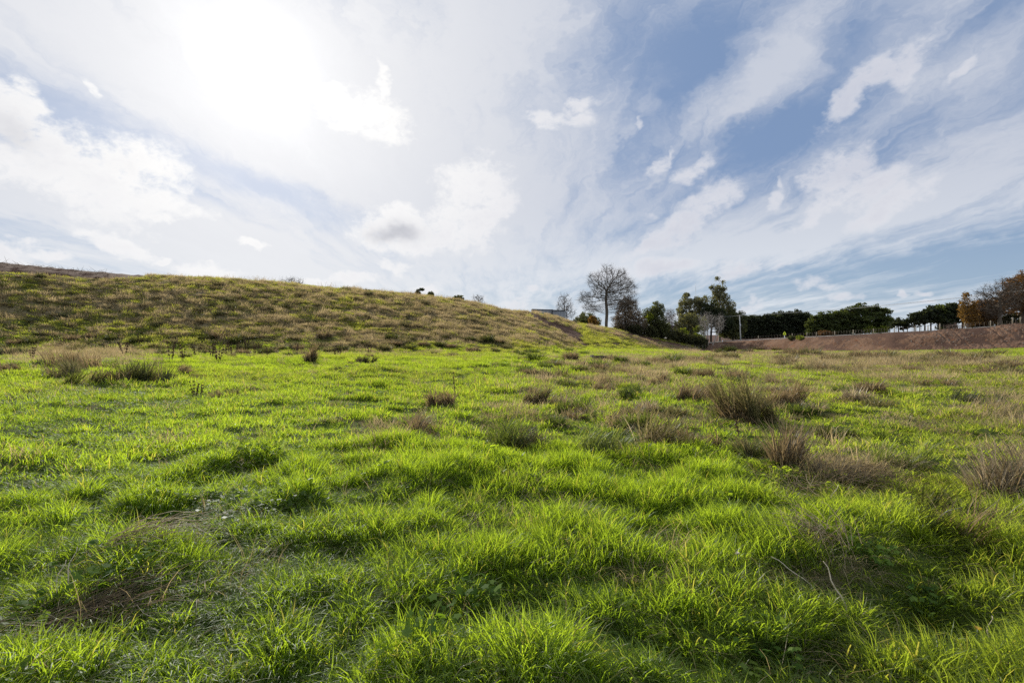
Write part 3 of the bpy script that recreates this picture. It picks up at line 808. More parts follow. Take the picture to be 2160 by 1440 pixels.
# ------------------------------------------------------------------ trees
def colonize(att, trunk, step, infl, kill, up=0.1, maxit=160, seed=0, jit=0.15):
    g = np.random.default_rng(seed)
    nodes = [np.array(p, float) for p in trunk]; par = [max(i - 1, -1) for i in range(len(trunk))]
    N = np.array(nodes); att = np.array(att)
    D = np.linalg.norm(att[:, None] - N[None], axis=2); nd = D.min(1); ni = D.argmin(1)
    for it in range(maxit):
        if len(att) == 0: break
        m = nd < infl
        if not m.any(): break
        k = ni[m]; v = att[m] - N[k]; v /= np.linalg.norm(v, axis=1)[:, None] + 1e-9
        uk, inv = np.unique(k, return_inverse=True)
        S_ = np.zeros((len(uk), 3)); np.add.at(S_, inv, v)
        S_ += g.normal(0, jit, S_.shape); S_[:, 2] += up
        ln = np.linalg.norm(S_, axis=1); S_ /= ln[:, None] + 1e-9
        new = N[uk] + S_ * step
        c0 = len(N); N = np.vstack([N, new]); par += list(uk)
        D = np.linalg.norm(att[:, None] - new[None], axis=2); j = D.argmin(1); dm = D[np.arange(len(att)), j]
        b = dm < nd; nd = np.where(b, dm, nd); ni = np.where(b, j + c0, ni)
        keep = nd > kill; att = att[keep]; nd = nd[keep]; ni = ni[keep]
        if len(N) > 6000: break
    return N, np.array(par)
def radii(par, tip, e=2.3, rmax=None):
    n = len(par); r = np.zeros(n); nch = np.zeros(n, int)
    for i in range(1, n): nch[par[i]] += 1
    acc = np.zeros(n)
    for i in range(n - 1, 0, -1):
        r[i] = tip if nch[i] == 0 else max(tip, acc[i] ** (1 / e)); acc[par[i]] += r[i] ** e
    r[0] = max(tip, acc[0] ** (1 / e)) * 1.25
    if rmax: r = np.where(r > tip * 1.5, r * rmax / r[0] + tip * (1 - rmax / r[0]), r)
    return r, nch
def limbs(N, par, r, sel, k=5, rnd=0.5):
    """tapered prisms for the chosen edges, ring per end, in one go"""
    i = np.nonzero(sel)[0]; i = i[i > 0]; p = par[i]
    A, B = N[p], N[i]; t = B - A; t /= np.linalg.norm(t, axis=1)[:, None] + 1e-9
    ref = np.where(np.abs(t[:, 2:3]) > 0.9, np.array([[1.0, 0, 0]]), np.array([[0, 0, 1.0]]))
    e1 = np.cross(t, ref); e1 /= np.linalg.norm(e1, axis=1)[:, None] + 1e-9; e2 = np.cross(t, e1)
    th = np.arange(k) / k * 2 * math.pi
    ring = np.cos(th)[None, :, None] * e1[:, None] + np.sin(th)[None, :, None] * e2[:, None]
    rp = np.minimum(r[p], r[i] * 1.35)
    V = np.concatenate([A[:, None] + ring * rp[:, None, None], (B + t * r[i][:, None] * 0.3)[:, None] + ring * r[i][:, None, None]], 1).reshape(-1, 3)
    b = np.arange(len(i))[:, None] * 2 * k; j = np.arange(k)[None]
    Q = np.stack([b + j, b + (j + 1) % k, b + k + (j + 1) % k, b + k + j], -1).reshape(-1, 4)
    return V, Q
def leaves(P, n, rc, size, seed, flat=1.0, asp=0.7, drop=0.0):
    """n leaf-clump quads round every point of P"""
    g = np.random.default_rng(seed); m = len(P) * n
    u = g.normal(0, 1, (m, 3)); u /= np.linalg.norm(u, axis=1)[:, None]; u *= (rc * g.random(m) ** 0.5)[:, None]; u[:, 2] *= flat
    c = np.repeat(P, n, 0) + u; c[:, 2] -= drop * g.random(m)
    a = g.normal(0, 1, (m, 3)); a /= np.linalg.norm(a, axis=1)[:, None]; b = np.cross(a, g.normal(0, 1, (m, 3))); b /= np.linalg.norm(b, axis=1)[:, None]
    s = size * (0.5 + g.random(m))[:, None]; a *= s; b *= s * asp
    V = np.stack([c - a, c - b * 0.9 + a * 0.1, c + a, c + b], 1).reshape(-1, 3)
    return V, np.arange(m * 4).reshape(-1, 4), np.repeat(np.clip(0.5 + 0.28 * g.normal(0, 1, m), 0, 1), 4)
def in_blobs(bl, n, seed, depth=0.9, shell=0.35):
    """points filling a union of ellipsoids (x, z, rx, rz): denser towards the skin"""
    g = np.random.default_rng(seed); out = []
    vol = np.array([b[2] * b[2] * b[3] for b in bl]); vol = vol / vol.sum()
    for b, f in zip(bl, vol):
        m = max(6, int(n * f)); u = g.normal(0, 1, (m, 3)); u /= np.linalg.norm(u, axis=1)[:, None]; u *= (g.random(m) ** shell)[:, None]
        dy_ = b[4] if len(b) > 4 else 0.0
        out.append(np.stack([b[0] + u[:, 0] * b[2], dy_ + u[:, 1] * b[2] * depth, b[1] + u[:, 2] * b[3]], 1))
    return np.vstack(out)
def tree_leaf(name, c1, c2, trans=1.6, tcol=(1.0, 1.0, 0.5)): return leaf_mat(name, c1, c2, trans, tcol, 0.008, 0.5)
def bark(name, c1, c2): return plain(name, c1, c2, 4.0, 0.9, 0.1, 0.03)
BK = {'grey': bark('grey_bark', (0.065, 0.052, 0.038), (0.125, 0.102, 0.078)), 'pale': bark('pale_bark', (0.24, 0.21, 0.18), (0.40, 0.36, 0.31)),
      'dark': bark('dark_bark', (0.030, 0.024, 0.018), (0.06, 0.048, 0.036)), 'red': bark('reddish_twigs', (0.10, 0.068, 0.055), (0.17, 0.12, 0.10))}
LF = {'gum': tree_leaf('gum_leaves', (0.070, 0.072, 0.040), (0.175, 0.165, 0.095), 1.5),
      'ever': tree_leaf('evergreen_leaves', (0.038, 0.048, 0.024), (0.115, 0.118, 0.050), 1.5),
      'pine': tree_leaf('pine_needles', (0.018, 0.024, 0.015), (0.060, 0.070, 0.034), 1.2),
      'macro': tree_leaf('cypress_foliage', (0.034, 0.050, 0.018), (0.105, 0.120, 0.036), 1.4),
      'gold': tree_leaf('golden_leaves', (0.13, 0.080, 0.026), (0.23, 0.145, 0.05), 1.5, (1, 0.9, 0.5)),
      'russet': tree_leaf('russet_leaves', (0.08, 0.050, 0.022), (0.20, 0.115, 0.045), 1.4, (1, 0.85, 0.6)),
      'twigs': tree_leaf('brown_twig_haze', (0.085, 0.070, 0.050), (0.180, 0.145, 0.105), 1.2, (1, 0.9, 0.8)),
      'lime': tree_leaf('yellow_green_leaves', (0.09, 0.115, 0.014), (0.20, 0.22, 0.035), 1.8),
      'dkhedge': tree_leaf('dark_hedge_leaves', (0.026, 0.028, 0.016), (0.080, 0.080, 0.038), 1.3)}
def tree(name, label, cat, px, d, blobs, bk='grey', lf=None, natt=420, step=0.55, tip=0.022, trunk_r=0.3, crown0=None, lean=0.0, twig=0, twl=0.8, twr=0.010,
         nl=0, rc=0.8, ls=0.22, flat=0.8, group=None, seed=None, up=0.12, rz=0.0, base=None, forks=None, shell=0.4, sink=0.15, kill=0.7, extra=None, leader=0.42, infl=9):
    """one tree: roots on the ground at a place, limbs grown towards a crown envelope given in metres, then twigs or leaves"""
    x, y, z = base if base else at_depth(px, d)
    seed = seed if seed is not None else int(px * 7 + d)
    g = np.random.default_rng(seed)
    att = in_blobs(blobs, natt, seed, shell=shell)
    top = max(b[1] + b[3] for b in blobs); c0 = crown0 if crown0 is not None else min(b[1] - b[3] for b in blobs)
    tz = np.arange(0, c0 + (top - c0) * leader, step)
    tr = [(lean * q_ + 0.05 * q_ ** 0.5 * math.sin(q_ * 0.9 + seed), 0.05 * math.sin(q_ * 0.7 + seed), q_) for q_ in tz]
    N, par = colonize(att, tr, step, step * infl, step * kill, up, seed=seed)
    r, nch = radii(par, tip, rmax=trunk_r)
    root = empty(name, (x, y, z - sink), rz)
    thick = r > max(tip * 2.2, trunk_r * 0.16)
    tb = MB(); V, Q = limbs(N, par, r, thick, 7); tb.add(V, Q)
    mb = MB() if lf is None else tb
    if (~thick).sum() > 1: V, Q = limbs(N, par, r, ~thick, 4); mb.add(V, Q, a=0.3)
    if twig:
        sel = np.nonzero((r < tip * 2.6))[0]; sel = sel[sel > len(tr)]
        P = np.repeat(N[sel], twig, 0); dr = N[sel] - N[par[sel]]; dr = np.repeat(dr / (np.linalg.norm(dr, axis=1)[:, None] + 1e-9), twig, 0)
        v = dr + g.normal(0, 0.55, dr.shape); v[:, 2] += 0.15; v /= np.linalg.norm(v, axis=1)[:, None]
        L_ = twl * (0.4 + 0.8 * g.random(len(P)))[:, None]
        s = np.cross(v, g.normal(0, 1, v.shape)); s /= np.linalg.norm(s, axis=1)[:, None]; s *= twr
        E = P + v * L_
        mb.add(np.stack([P - s, P + s, E + s * 0.35, E - s * 0.35], 1).reshape(-1, 3), np.arange(len(P) * 4).reshape(-1, 4), a=0.5)
    tb.build('trunk', BK[bk], root, smooth=True)
    if lf is None:
        mb.build('crown', BK['red' if bk == 'red' else 'grey'] if bk != 'pale' else BK['pale'], root)
    else:
        sel = (nch == 0) | ((r < tip * 1.9) & (g.random(len(r)) < 0.6)); sel[:len(tr)] = False
        V, Q, A = leaves(N[sel], nl, rc, ls, seed, flat); mb = MB(); mb.add(V, Q, a=A)
        mb.build('crown', LF[lf], root)
    if extra: extra(root, N, nch)
    prop(root, label, cat, group)
    return root
def px2m(d, *b):
    """blob list given in photo pixels relative to the foot -> metres"""
    k = d / F; return [tuple(q * k for q in t) for t in b]
def dup(root, loc, rz, s, label, group=None, sz=None):
    rr_ = root.copy(); C.objects.link(rr_); rr_.location = loc; rr_.rotation_euler = (0, 0, rz); rr_.scale = (s, s, sz or s)
    rr_['label'] = label
    if group: rr_['group'] = group
    for ch in list(root.children):
        c = ch.copy(); C.objects.link(c); c.parent = rr_
        for g2_ in ch.children:
            e = g2_.copy(); C.objects.link(e); e.parent = c
    return rr_

# the big bare tree: foot at (1278, 700)
D0 = 131
tree('bare_tree', 'tall leafless spreading tree standing alone on the slope beside the scrub', 'tree', 1279, D0,
     px2m(D0, (2, 118, 15, 19), (24, 108, 22, 20), (-22, 100, 20, 20), (42, 88, 22, 20), (4, 80, 34, 26), (-42, 66, 20, 14), (-30, 46, 22, 12), (50, 64, 18, 16), (28, 54, 30, 16), (34, 40, 18, 8)),
     natt=3600, step=0.5, tip=0.022, trunk_r=0.50, crown0=3.6, twig=9, twl=1.3, twr=0.012, up=0.30, shell=0.6, seed=23, kill=0.95, leader=0.5, infl=30)
tree('bare_tree', 'small leafless twiggy tree behind the grey shed', 'tree', 1190, 150,
     px2m(150, (0, 44, 18, 26), (4, 30, 22, 14)), natt=420, step=0.6, tip=0.028, trunk_r=0.24, crown0=1.2, twig=4, twl=1.3, twr=0.016, up=0.35)
tree('round_tree', 'low round dark green tree between the shed and the tall bare tree', 'tree', 1237, 172,
     px2m(172, (0, 22, 24, 20), (-14, 16, 16, 14), (16, 15, 16, 13)), bk='dark', lf='ever', natt=260, step=0.8, nl=46, rc=0.9, ls=0.20, trunk_r=0.3, crown0=0.8)
tree('orange_tree', 'small bright orange autumn tree in front of the round dark tree', 'tree', 1249, 146,
     px2m(146, (0, 20, 9, 11), (6, 14, 7, 9)), bk='dark', lf='gold', natt=110, step=0.5, nl=22, rc=0.5, ls=0.14, trunk_r=0.14, crown0=0.6)
tree('ivy_tree', 'grey brown half bare tree clothed in creeper, overlapping the tall bare tree', 'tree', 1318, 134,
     px2m(134, (0, 40, 18, 34), (4, 66, 13, 14), (-8, 24, 20, 20), (8, 20, 16, 18)), bk='grey', lf='twigs', natt=420, step=0.6, nl=30, rc=0.75, ls=0.13, trunk_r=0.25, crown0=0.8, twig=3, twl=1.1, twr=0.014)
tree('ivy_tree', 'brown twiggy thicket tree leaning against the dark evergreen', 'tree', 1337, 136,
     px2m(136, (0, 34, 16, 32), (-2, 60, 10, 14), (10, 24, 16, 20)), bk='grey', lf='twigs', natt=380, step=0.6, nl=28, rc=0.7, ls=0.13, trunk_r=0.22, crown0=0.7, twig=3, twl=1.0, twr=0.014)
ev = tree('evergreen_tree', 'dense dark evergreen with a yellow green patch of new leaves', 'tree', 1380, 138,
     px2m(138, (0, 38, 20, 34), (-8, 52, 14, 14), (8, 66, 13, 12), (10, 30, 20, 26), (-20, 54, 9, 10)), bk='dark', lf='ever', natt=520, step=0.7, nl=52, rc=0.75, ls=0.16, trunk_r=0.35, crown0=0.6)
V, Q, A = leaves(in_blobs(px2m(138, (-14, 46, 7, 7, 0)), 26, 4) + np.array([0, -2.0, 0]), 26, 0.45, 0.13, 9)
mb = MB(); mb.add(V, Q, a=A); lp = mb.build('leaf_patch', LF['lime'], ev); lp['label'] = 'patch of bright yellow green young leaves'
tree('bare_tree', 'small reddish leafless tree between the dark evergreen and the gum trees', 'tree', 1411, 160,
     px2m(160, (0, 50, 16, 22), (4, 32, 14, 18)), bk='red', natt=620, step=0.6, tip=0.03, trunk_r=0.2, crown0=2.0, twig=6, twl=1.2, twr=0.018)
tree('narrow_cypress', 'thin dark pencil shaped cypress beside the house roof', 'tree', 1423.5, 152,
     px2m(152, (0, 28, 2.6, 16), (0, 40, 1.8, 10)), bk='dark', lf='macro', natt=90, step=0.6, nl=40, rc=0.25, ls=0.12, trunk_r=0.1, crown0=1.0)

# gum trees and the mixed trees round them
tree('gum_tree', 'broad dark gum tree with drooping clumps left of the tallest gum', 'tree', 1466, 172,
     px2m(172, (-12, 96, 20, 14), (-20, 74, 18, 20), (8, 84, 20, 22), (-4, 56, 28, 26), (24, 98, 14, 10), (-26, 92, 9, 8), (-30, 72, 6, 7)), bk='pale', lf='gum', natt=620, step=0.85, nl=44, rc=1.0, ls=0.20, trunk_r=0.5, crown0=5.0, flat=0.7, shell=0.5)
tree('gum_tree', 'tallest gum tree with an open airy top', 'tree', 1518, 174,
     px2m(174, (0, 92, 19, 26), (14, 72, 18, 22), (24, 56, 12, 12), (-8, 110, 9, 12), (2, 122, 8, 9), (-4, 132, 6, 6), (-10, 60, 20, 18)), bk='pale', lf='gum', natt=640, step=0.85, nl=38, rc=0.9, ls=0.19, trunk_r=0.5, crown0=5.0, flat=0.7, shell=0.5)
tree('conifer', 'very dark rounded conifer in front of the tallest gum', 'tree', 1500, 166,
     px2m(166, (-6, 62, 15, 24), (12, 50, 20, 22), (26, 40, 18, 20), (2, 80, 9, 10)), bk='dark', lf='pine', natt=420, step=0.9, nl=52, rc=1.0, ls=0.22, trunk_r=0.4, crown0=1.5)
tree('leafy_tree', 'olive green bushy tree at the foot of the broad gum', 'tree', 1449, 160,
     px2m(160, (0, 36, 22, 34), (-12, 24, 16, 24), (10, 52, 15, 16)), bk='dark', lf='gum', natt=420, step=0.8, nl=46, rc=0.9, ls=0.19, trunk_r=0.3, crown0=0.8)
tree('leafy_tree', 'spreading dark green tree at the road end behind the utility pole', 'tree', 1546, 170,
     px2m(170, (0, 34, 24, 30), (14, 44, 15, 18), (-18, 30, 20, 26)), bk='dark', lf='ever', natt=460, step=0.8, nl=46, rc=1.0, ls=0.21, trunk_r=0.3, crown0=0.8)
tree('shrub', 'tall yellow green shrub under the gum trees', 'shrub', 1470, 153,
     px2m(153, (0, 26, 8, 22), (3, 38, 6, 8)), bk='dark', lf='lime', natt=130, step=0.6, nl=26, rc=0.55, ls=0.14, trunk_r=0.12, crown0=0.4)
tree('shrub', 'yellow green leafy shrub beside the pale trunked trees', 'shrub', 1486, 154,
     px2m(154, (0, 44, 8, 20), (-2, 24, 5, 12)), bk='dark', lf='lime', natt=110, step=0.6, nl=20, rc=0.6, ls=0.14, trunk_r=0.12, crown0=0.4)
for px, ln, h, lab in ((1485, 0.02, 68, 'slim pale trunked bare tree, first of the row before the conifer'), (1494, -0.03, 72, 'slim pale trunked bare tree in the middle of the row before the conifer'),
                       (1503, 0.42, 66, 'pale trunked bare tree leaning towards the utility pole')):
    tree('bare_tree', lab, 'tree', px, 150, px2m(150, (ln * 34, h * 0.72, 12, h * 0.30), (ln * 20, h * 0.5, 10, h * 0.2)), bk='pale', natt=240, step=0.6, tip=0.03, trunk_r=0.17, crown0=h * 0.26 * 150 / F, lean=ln,
         twig=4, twl=1.2, twr=0.018, up=0.5, group='pale trunked bare trees in front of the conifer')

# dark scrub running down the slope to the road
HS = [(1312, 699, 135, 15, 16, 'dkhedge', 'dark shrub at the upper end of the scrub, under the creeper clad tree'),
      (1334, 705, 134, 18, 22, 'dkhedge', 'dark shrub below the brown twiggy thicket'),
      (1357, 711, 137, 18, 30, 'dkhedge', 'dark bush at the foot of the dark evergreen'),
      (1384, 715, 139, 20, 30, 'dkhedge', 'wide dark bush right of the evergreen trunk'),
      (1408, 719, 142, 18, 30, 'dkhedge', 'dark bush below the small reddish bare tree'),
      (1430, 724, 144, 17, 32, 'dkhedge', 'dark bush below the thin cypress'),
      (1452, 729, 145, 17, 26, 'dkhedge', 'dark bush before the yellow green fronds'),
      (1474, 733, 146, 18, 26, 'dkhedge', 'low dark rounded bush at the lower end of the scrub by the road'),
      (1440, 706, 149, 12, 16, 'lime', 'pale green leafy shrub showing over the dark scrub'),
      (1469, 716, 148, 15, 13, 'lime', 'yellow topped bush over the end of the dark scrub')]
for px, row, d, w_, h_, lf, lab in HS:
    x = (px - 1080) / F * d; zb = CAMH + (HOR - row) * d / F
    gz0 = float(H(np.array([x]), np.array([d]))[0]); zb = min(zb, gz0) if lf == 'dkhedge' else gz0
    hh = CAMH + (HOR - row + h_) * d / F - zb
    k = d / F
    tree('shrub', lab, 'shrub', px, d, [(0, hh * 0.5, w_ * k, hh * 0.52), (w_ * k * 0.5, hh * 0.4, w_ * k * 0.7, hh * 0.42), (-w_ * k * 0.55, hh * 0.42, w_ * k * 0.6, hh * 0.44)],
         bk='dark', lf=lf, natt=230, step=0.5, nl=44, rc=0.5, ls=0.13, trunk_r=0.12, crown0=0.3, base=(x, d, zb), group='dark scrub down to the road' if lf == 'dkhedge' else None, shell=0.5)

# pine shelter belts across the road
def pine_proto(i, hgt, wide, low, lf, n=430):
    r = np.random.default_rng(900 + i)
    bl = [(0, hgt * 0.80, wide * 0.62, hgt * 0.19)]
    if low < hgt * 0.3: bl += [(wide * .1, hgt * .52, wide * .7, hgt * .2), (wide * .3, hgt * .28, wide * .55, hgt * .20), (-wide * .35, hgt * .22, wide * .5, hgt * .18)]
    for q_ in range(6):
        zc = low + (hgt * 0.80 - low) * (q_ / 5.0); bl.append((r.normal(0, wide * 0.38), zc, wide * (0.42 + 0.2 * r.random()), hgt * 0.085, r.normal(0, wide * .3)))
    return bl
belt = []   # px, top row, depth, material, low crown share, wide
for px, top in ((1552, 663), (1563, 667), (1574, 664), (1586, 661), (1598, 664), (1610, 661), (1621, 659), (1632, 657), (1643, 658), (1654, 652), (1666, 656), (1679, 651), (1690, 661), (1699, 656)):
    belt.append((px, top, 205, 'pine', 0.08, 'dark pine in the unbroken shelter belt between the utility pole and the gap'))
NAMES2 = ['small dark tree first beyond the gap in the shelter belt', 'rounded green tree second beyond the gap in the belt', 'lower green tree in the dip of the middle belt', 'broad green tree where the middle belt starts to rise',
          'tall broad green tree just left of the top of the middle belt', 'broadest green tree at the highest point of the middle belt', 'tall open tree right of the highest point of the middle belt', 'domed dark tree at the right end of the middle belt',
          'small spreading tree trailing off the middle belt']
for (px, top, lo), lab in zip(((1716, 664, .06), (1735, 658, .06), (1752, 657, .06), (1770, 651, .06), (1790, 646, .08), (1812, 640, .1), (1834, 641, .2), (1858, 644, .12), (1876, 668, .35)), NAMES2):
    belt.append((px, top, 188, 'macro', lo, lab))
for px, top, lo, lab in ((1895, 671, .5, 'small flat topped pine in the wide gap, nearest the middle belt'), (1906, 677, .4, 'smallest pine in the wide gap'), (1914, 674, .5, 'small pine in the wide gap beside the thin trunked pines')):
    belt.append((px, top, 172, 'pine', lo, lab))
NAMES4 = ['thin sparse pine at the start of the open row', 'bare stemmed pine second in the open row', 'thin pine with a leaning stem in the open row', 'tall bare stemmed pine with a flat top in the open row', 'pine with a full green top where the row thickens',
          'dense dark pine near the orange tree', 'dark pine half hidden behind the orange tree', 'dark pine behind the orange autumn tree']
for (px, top, lo), lab in zip(((1928, 661, .45), (1940, 656, .5), (1950, 654, .5), (1963, 647, .55), (1980, 642, .35), (1997, 640, .2), (2012, 641, .25), (2030, 643, .2)), NAMES4):
    belt.append((px, top, 165, 'pine' if px != 1980 else 'macro', lo, lab))
protos = {}
for k, (px, top, d, lf, lo, lab) in enumerate(belt):
    x, y, z = at_depth(px, d); zt = CAMH + (HOR - top) * d / F; h = zt - z
    key = (lf, round(lo * 3), k % 3 if lf == 'pine' else k % 4)
    wide = h * (0.36 if lo < 0.3 else 0.30) * (1.0 if lf == 'pine' else 1.15)
    gname = {205: 'dark pine shelter belt behind the pole', 188: 'green trees of the middle shelter belt', 172: 'small pines in the wide gap', 165: 'open row of thin pines'}[d]
    if key not in protos:
        t_ = tree('pine_tree', lab, 'tree', px, d, pine_proto(k, h, wide, h * lo, lf), bk='dark' if lo < 0.4 else 'grey', lf=lf, natt=520 if lo < 0.3 else 300, step=0.9, tip=0.04, trunk_r=0.32 if lo < 0.3 else 0.17, crown0=h * max(lo, 0.12), nl=34, rc=1.0, ls=0.26, flat=0.5,
                  up=0.05, group=gname, seed=500 + k, shell=0.6)
        protos[key] = (t_, h)
    else:
        t_, h0 = protos[key]; gg = random.Random(k)
        dup(t_, (x, y, z - 0.2), gg.random() * 6.28, h / h0 * (0.96 + 0.1 * gg.random()), lab, gname, sz=h / h0)
# low hedge plants under the belts
for px, d, w_, h_, lf, lab in ((1835, 182, 12, 17, 'lime', 'pale green bush under the middle shelter belt'), (1861, 180, 11, 16, 'lime', 'yellowish bush under the right end of the middle belt'), (1742, 182, 16, 10, 'russet', 'low rusty hedge bush at the start of the middle belt')):
    k = d / F
    tree('shrub', lab, 'shrub', px, d, [(0, h_ * k * 0.6, w_ * k, h_ * k * 0.5)], bk='dark', lf=lf, natt=90, step=0.6, nl=40, rc=0.6, ls=0.16, trunk_r=0.1, crown0=0.3)

# autumn trees at the right edge
tree('orange_tree', 'golden orange autumn tree left of the big brown tree', 'tree', 2041, 112,
     px2m(112, (0, 40, 16, 26), (-6, 62, 10, 10), (8, 24, 16, 14), (-4, 76, 6, 6)), bk='grey', lf='gold', natt=420, step=0.5, nl=20, rc=0.55, ls=0.13, trunk_r=0.22, crown0=1.0, twig=2, twl=0.9, twr=0.012)
tree('leafy_tree', 'dark green tree behind the golden tree', 'tree', 2075, 122,
     px2m(122, (0, 36, 28, 30), (20, 44, 22, 24), (-16, 24, 18, 18)), bk='dark', lf='russet', natt=520, step=0.7, nl=44, rc=0.8, ls=0.16, trunk_r=0.3, crown0=0.8)
tree('bare_tree', 'wide leafless tree reaching branches out over the golden tree', 'tree', 2108, 108,
     px2m(108, (0, 66, 44, 34), (-26, 70, 24, 20), (18, 84, 30, 26), (-6, 40, 34, 20)), bk='grey', natt=900, step=0.55, tip=0.024, trunk_r=0.45, crown0=1.8, twig=6, twl=1.0, twr=0.013, up=0.0, shell=0.6)
tree('russet_tree', 'tall domed russet brown tree cut by the right edge of the photo', 'tree', 2158, 114,
     px2m(114, (0, 82, 36, 38), (-24, 60, 26, 30), (22, 90, 30, 30), (6, 46, 40, 24)), bk='grey', lf='russet', natt=900, step=0.65, nl=30, rc=0.75, ls=0.14, trunk_r=0.5, crown0=1.8, twig=2, twl=1.0, twr=0.014)
tree('russet_tree', 'brown autumn tree just beyond the right edge of the photo', 'tree', 2235, 118,
     px2m(118, (0, 80, 40, 40), (20, 60, 30, 30)), bk='grey', lf='russet', natt=600, step=0.75, nl=26, rc=0.9, ls=0.17, trunk_r=0.5, crown0=1.8)
tree('shrub', 'pinkish bare brush between the thin pines and the golden tree', 'shrub', 2018, 108,
     px2m(108, (0, 8, 22, 9)), bk='red', natt=200, step=0.4, tip=0.014, trunk_r=0.07, crown0=0.2, twig=4, twl=0.6, twr=0.010)
for px, d, w_, h_, lf, lab in ((2064, 124, 22, 26, 'dkhedge', 'dark hedge bush under the golden tree'), (2104, 124, 26, 30, 'ever', 'dark bush below the wide leafless tree'), (2142, 122, 24, 32, 'dkhedge', 'dark bush at the foot of the domed russet tree'), (2185, 122, 26, 30, 'ever', 'dark bush just beyond the right edge')):
    k = d / F
    tree('shrub', lab, 'shrub', px, d, [(0, h_ * k * 0.5, w_ * k, h_ * k * 0.5), (-w_ * .5 * k, h_ * k * .6, w_ * k * .6, h_ * k * .5)], bk='dark', lf=lf, natt=260, step=0.6, nl=40, rc=0.6, ls=0.15, trunk_r=0.12, crown0=0.3)
# trees peeping over the hill crest
CT = [('bare_shrub', 'wide bare thorny bush on the hill crest', 'shrub', 618, 586, 26, 90, None, 'grey'), ('bare_shrub', 'small round leafless bush on the hill crest near its right end', 'shrub', 1008, 620, 14, 130, None, 'grey'),
      ('conifer', 'tip of a small conifer showing over the crest', 'tree', 907, 616, 7, 120, 'ever', 'dark'), ('round_tree', 'rounded tree top showing over the crest', 'tree', 967, 623, 13, 130, 'ever', 'dark'),
      ('broken_conifer', 'ragged wind bent conifer top on the crest', 'tree', 881, 605, 12, 100, 'pine', 'dark')]
for nm, lab, cat, px, top, w_, d, lf, bk in CT:
    x, y, z = at_depth(px, d); zt = CAMH + (HOR - top) * d / F; h = zt - z; k = d / F
    crow = np.interp(px, TB[:, 0], TB[:, 4]); vis = (crow - top) * k
    bl = [(0, h - vis * 0.55, w_ * k, vis * 0.7), (0, h - vis * 1.2, w_ * k * 1.1, vis)] if nm != 'broken_conifer' else [(0, h - vis * 0.8, w_ * k * 0.5, vis * 0.4), (w_ * k * 0.6, h - vis * 0.2, w_ * k * 0.6, vis * 0.12), (-w_ * k * 0.9, h - vis * 0.9, w_ * k * 0.4, vis * 0.14)]
    kw = dict(twig=4, twl=0.8, twr=0.012, tip=0.02) if lf is None else dict(nl=30, rc=0.35, ls=0.14, tip=0.03)
    tree(nm, lab, cat, px, d, bl, bk=bk, lf=lf, natt=240, step=0.42, trunk_r=0.14, crown0=max(0.3, h - vis * 1.8), up=0.0, **kw)

# gorse and low bushes on the bank
for px, s, w_, h_, lf, lab in ((1671, 0.72, 9, 9, 'ever', 'dull green low bush on the earth bank, left of the yellow green one'), (1689, 0.70, 9, 8, 'lime', 'yellow green low bush high on the earth bank')):
    x, y, z = bank_at(px, s); k = y / F
    tree('shrub', lab, 'shrub', px, y, [(0, h_ * k * 0.5, w_ * k, h_ * k * 0.5)], bk='dark', lf=lf, natt=90, step=0.35, nl=30, rc=0.3, ls=0.10, trunk_r=0.06, crown0=0.1, base=(x, y, z))

# ------------------------------------------------------------------ shed on the rise
m_conc = plain('grey_concrete_panel', (0.17, 0.18, 0.19), (0.23, 0.24, 0.25), 0.7, 0.8, 0.3)
m_roof = plain('weathered_roof_edge', (0.11, 0.11, 0.12), (0.16, 0.15, 0.15), 2.0)
m_steel = plain('galvanised_steel', (0.36, 0.37, 0.38), (0.46, 0.47, 0.48), 3.0, 0.45, 0.5, 0.002)
dS = 122; k = dS / F
xs0, xs1, xs2 = (1123.5 - 1080) * k, (1166 - 1080) * k, (1193 - 1080) * k
zt = CAMH + (HOR - 651.5) * k; zb = CAMH + (HOR - 684) * k
shed = empty('shed', ((xs0 + xs2) / 2, dS + 3, zb))
prop(shed, 'low grey flat roofed shed on the rise beyond the hill', 'shed')
cx_ = (xs0 + xs2) / 2
def lb(mb, x0, x1, y0, y1, z0, z1, sk=0.0, a=0.5):
    """box given by its sides in world numbers, relative to the shed; sk drops the right end"""
    V = [(x0, y0, z0), (x1, y0 + sk * 0, z0), (x1, y1, z0), (x0, y1, z0), (x0, y0, z1), (x1, y0, z1 - sk), (x1, y1, z1 - sk), (x0, y1, z1)]
    V = np.array(V, float) - np.array([cx_, dS + 3, zb])
    mb.add(V, [(3, 2, 1, 0), (4, 5, 6, 7), (0, 1, 5, 4), (1, 2, 6, 5), (2, 3, 7, 6), (3, 0, 4, 7)], a=a)
mb = MB(); lb(mb, xs0, xs1, dS, dS + 6, zb - 1, zt - 0.16, 0.14)
for q_ in range(1, 6): lb(mb, xs0 + (xs1 - xs0) * q_ / 6 - 0.02, xs0 + (xs1 - xs0) * q_ / 6 + 0.02, dS - 0.04, dS + 0.01, zb - 1, zt - 0.22 - 0.14 * q_ / 6)
mb.build('wall', m_conc, shed)
mb = MB(); lb(mb, xs1 + 0.02, xs2 - 0.05, dS - 0.9, dS + 5, zb - 1, zt - 0.42, 0.16)
for q_ in range(1, 5): lb(mb, xs1 + (xs2 - xs1) * q_ / 5 - 0.02, xs1 + (xs2 - xs1) * q_ / 5 + 0.02, dS - 0.94, dS - 0.89, zb - 1, zt - 0.5 - 0.16 * q_ / 5)
mb.build('wall', m_conc, shed)
mb = MB(); lb(mb, xs0 - 0.15, xs1 + 0.1, dS - 0.15, dS + 6.2, zt - 0.158, zt, 0.14); mb.build('roof', m_roof, shed)
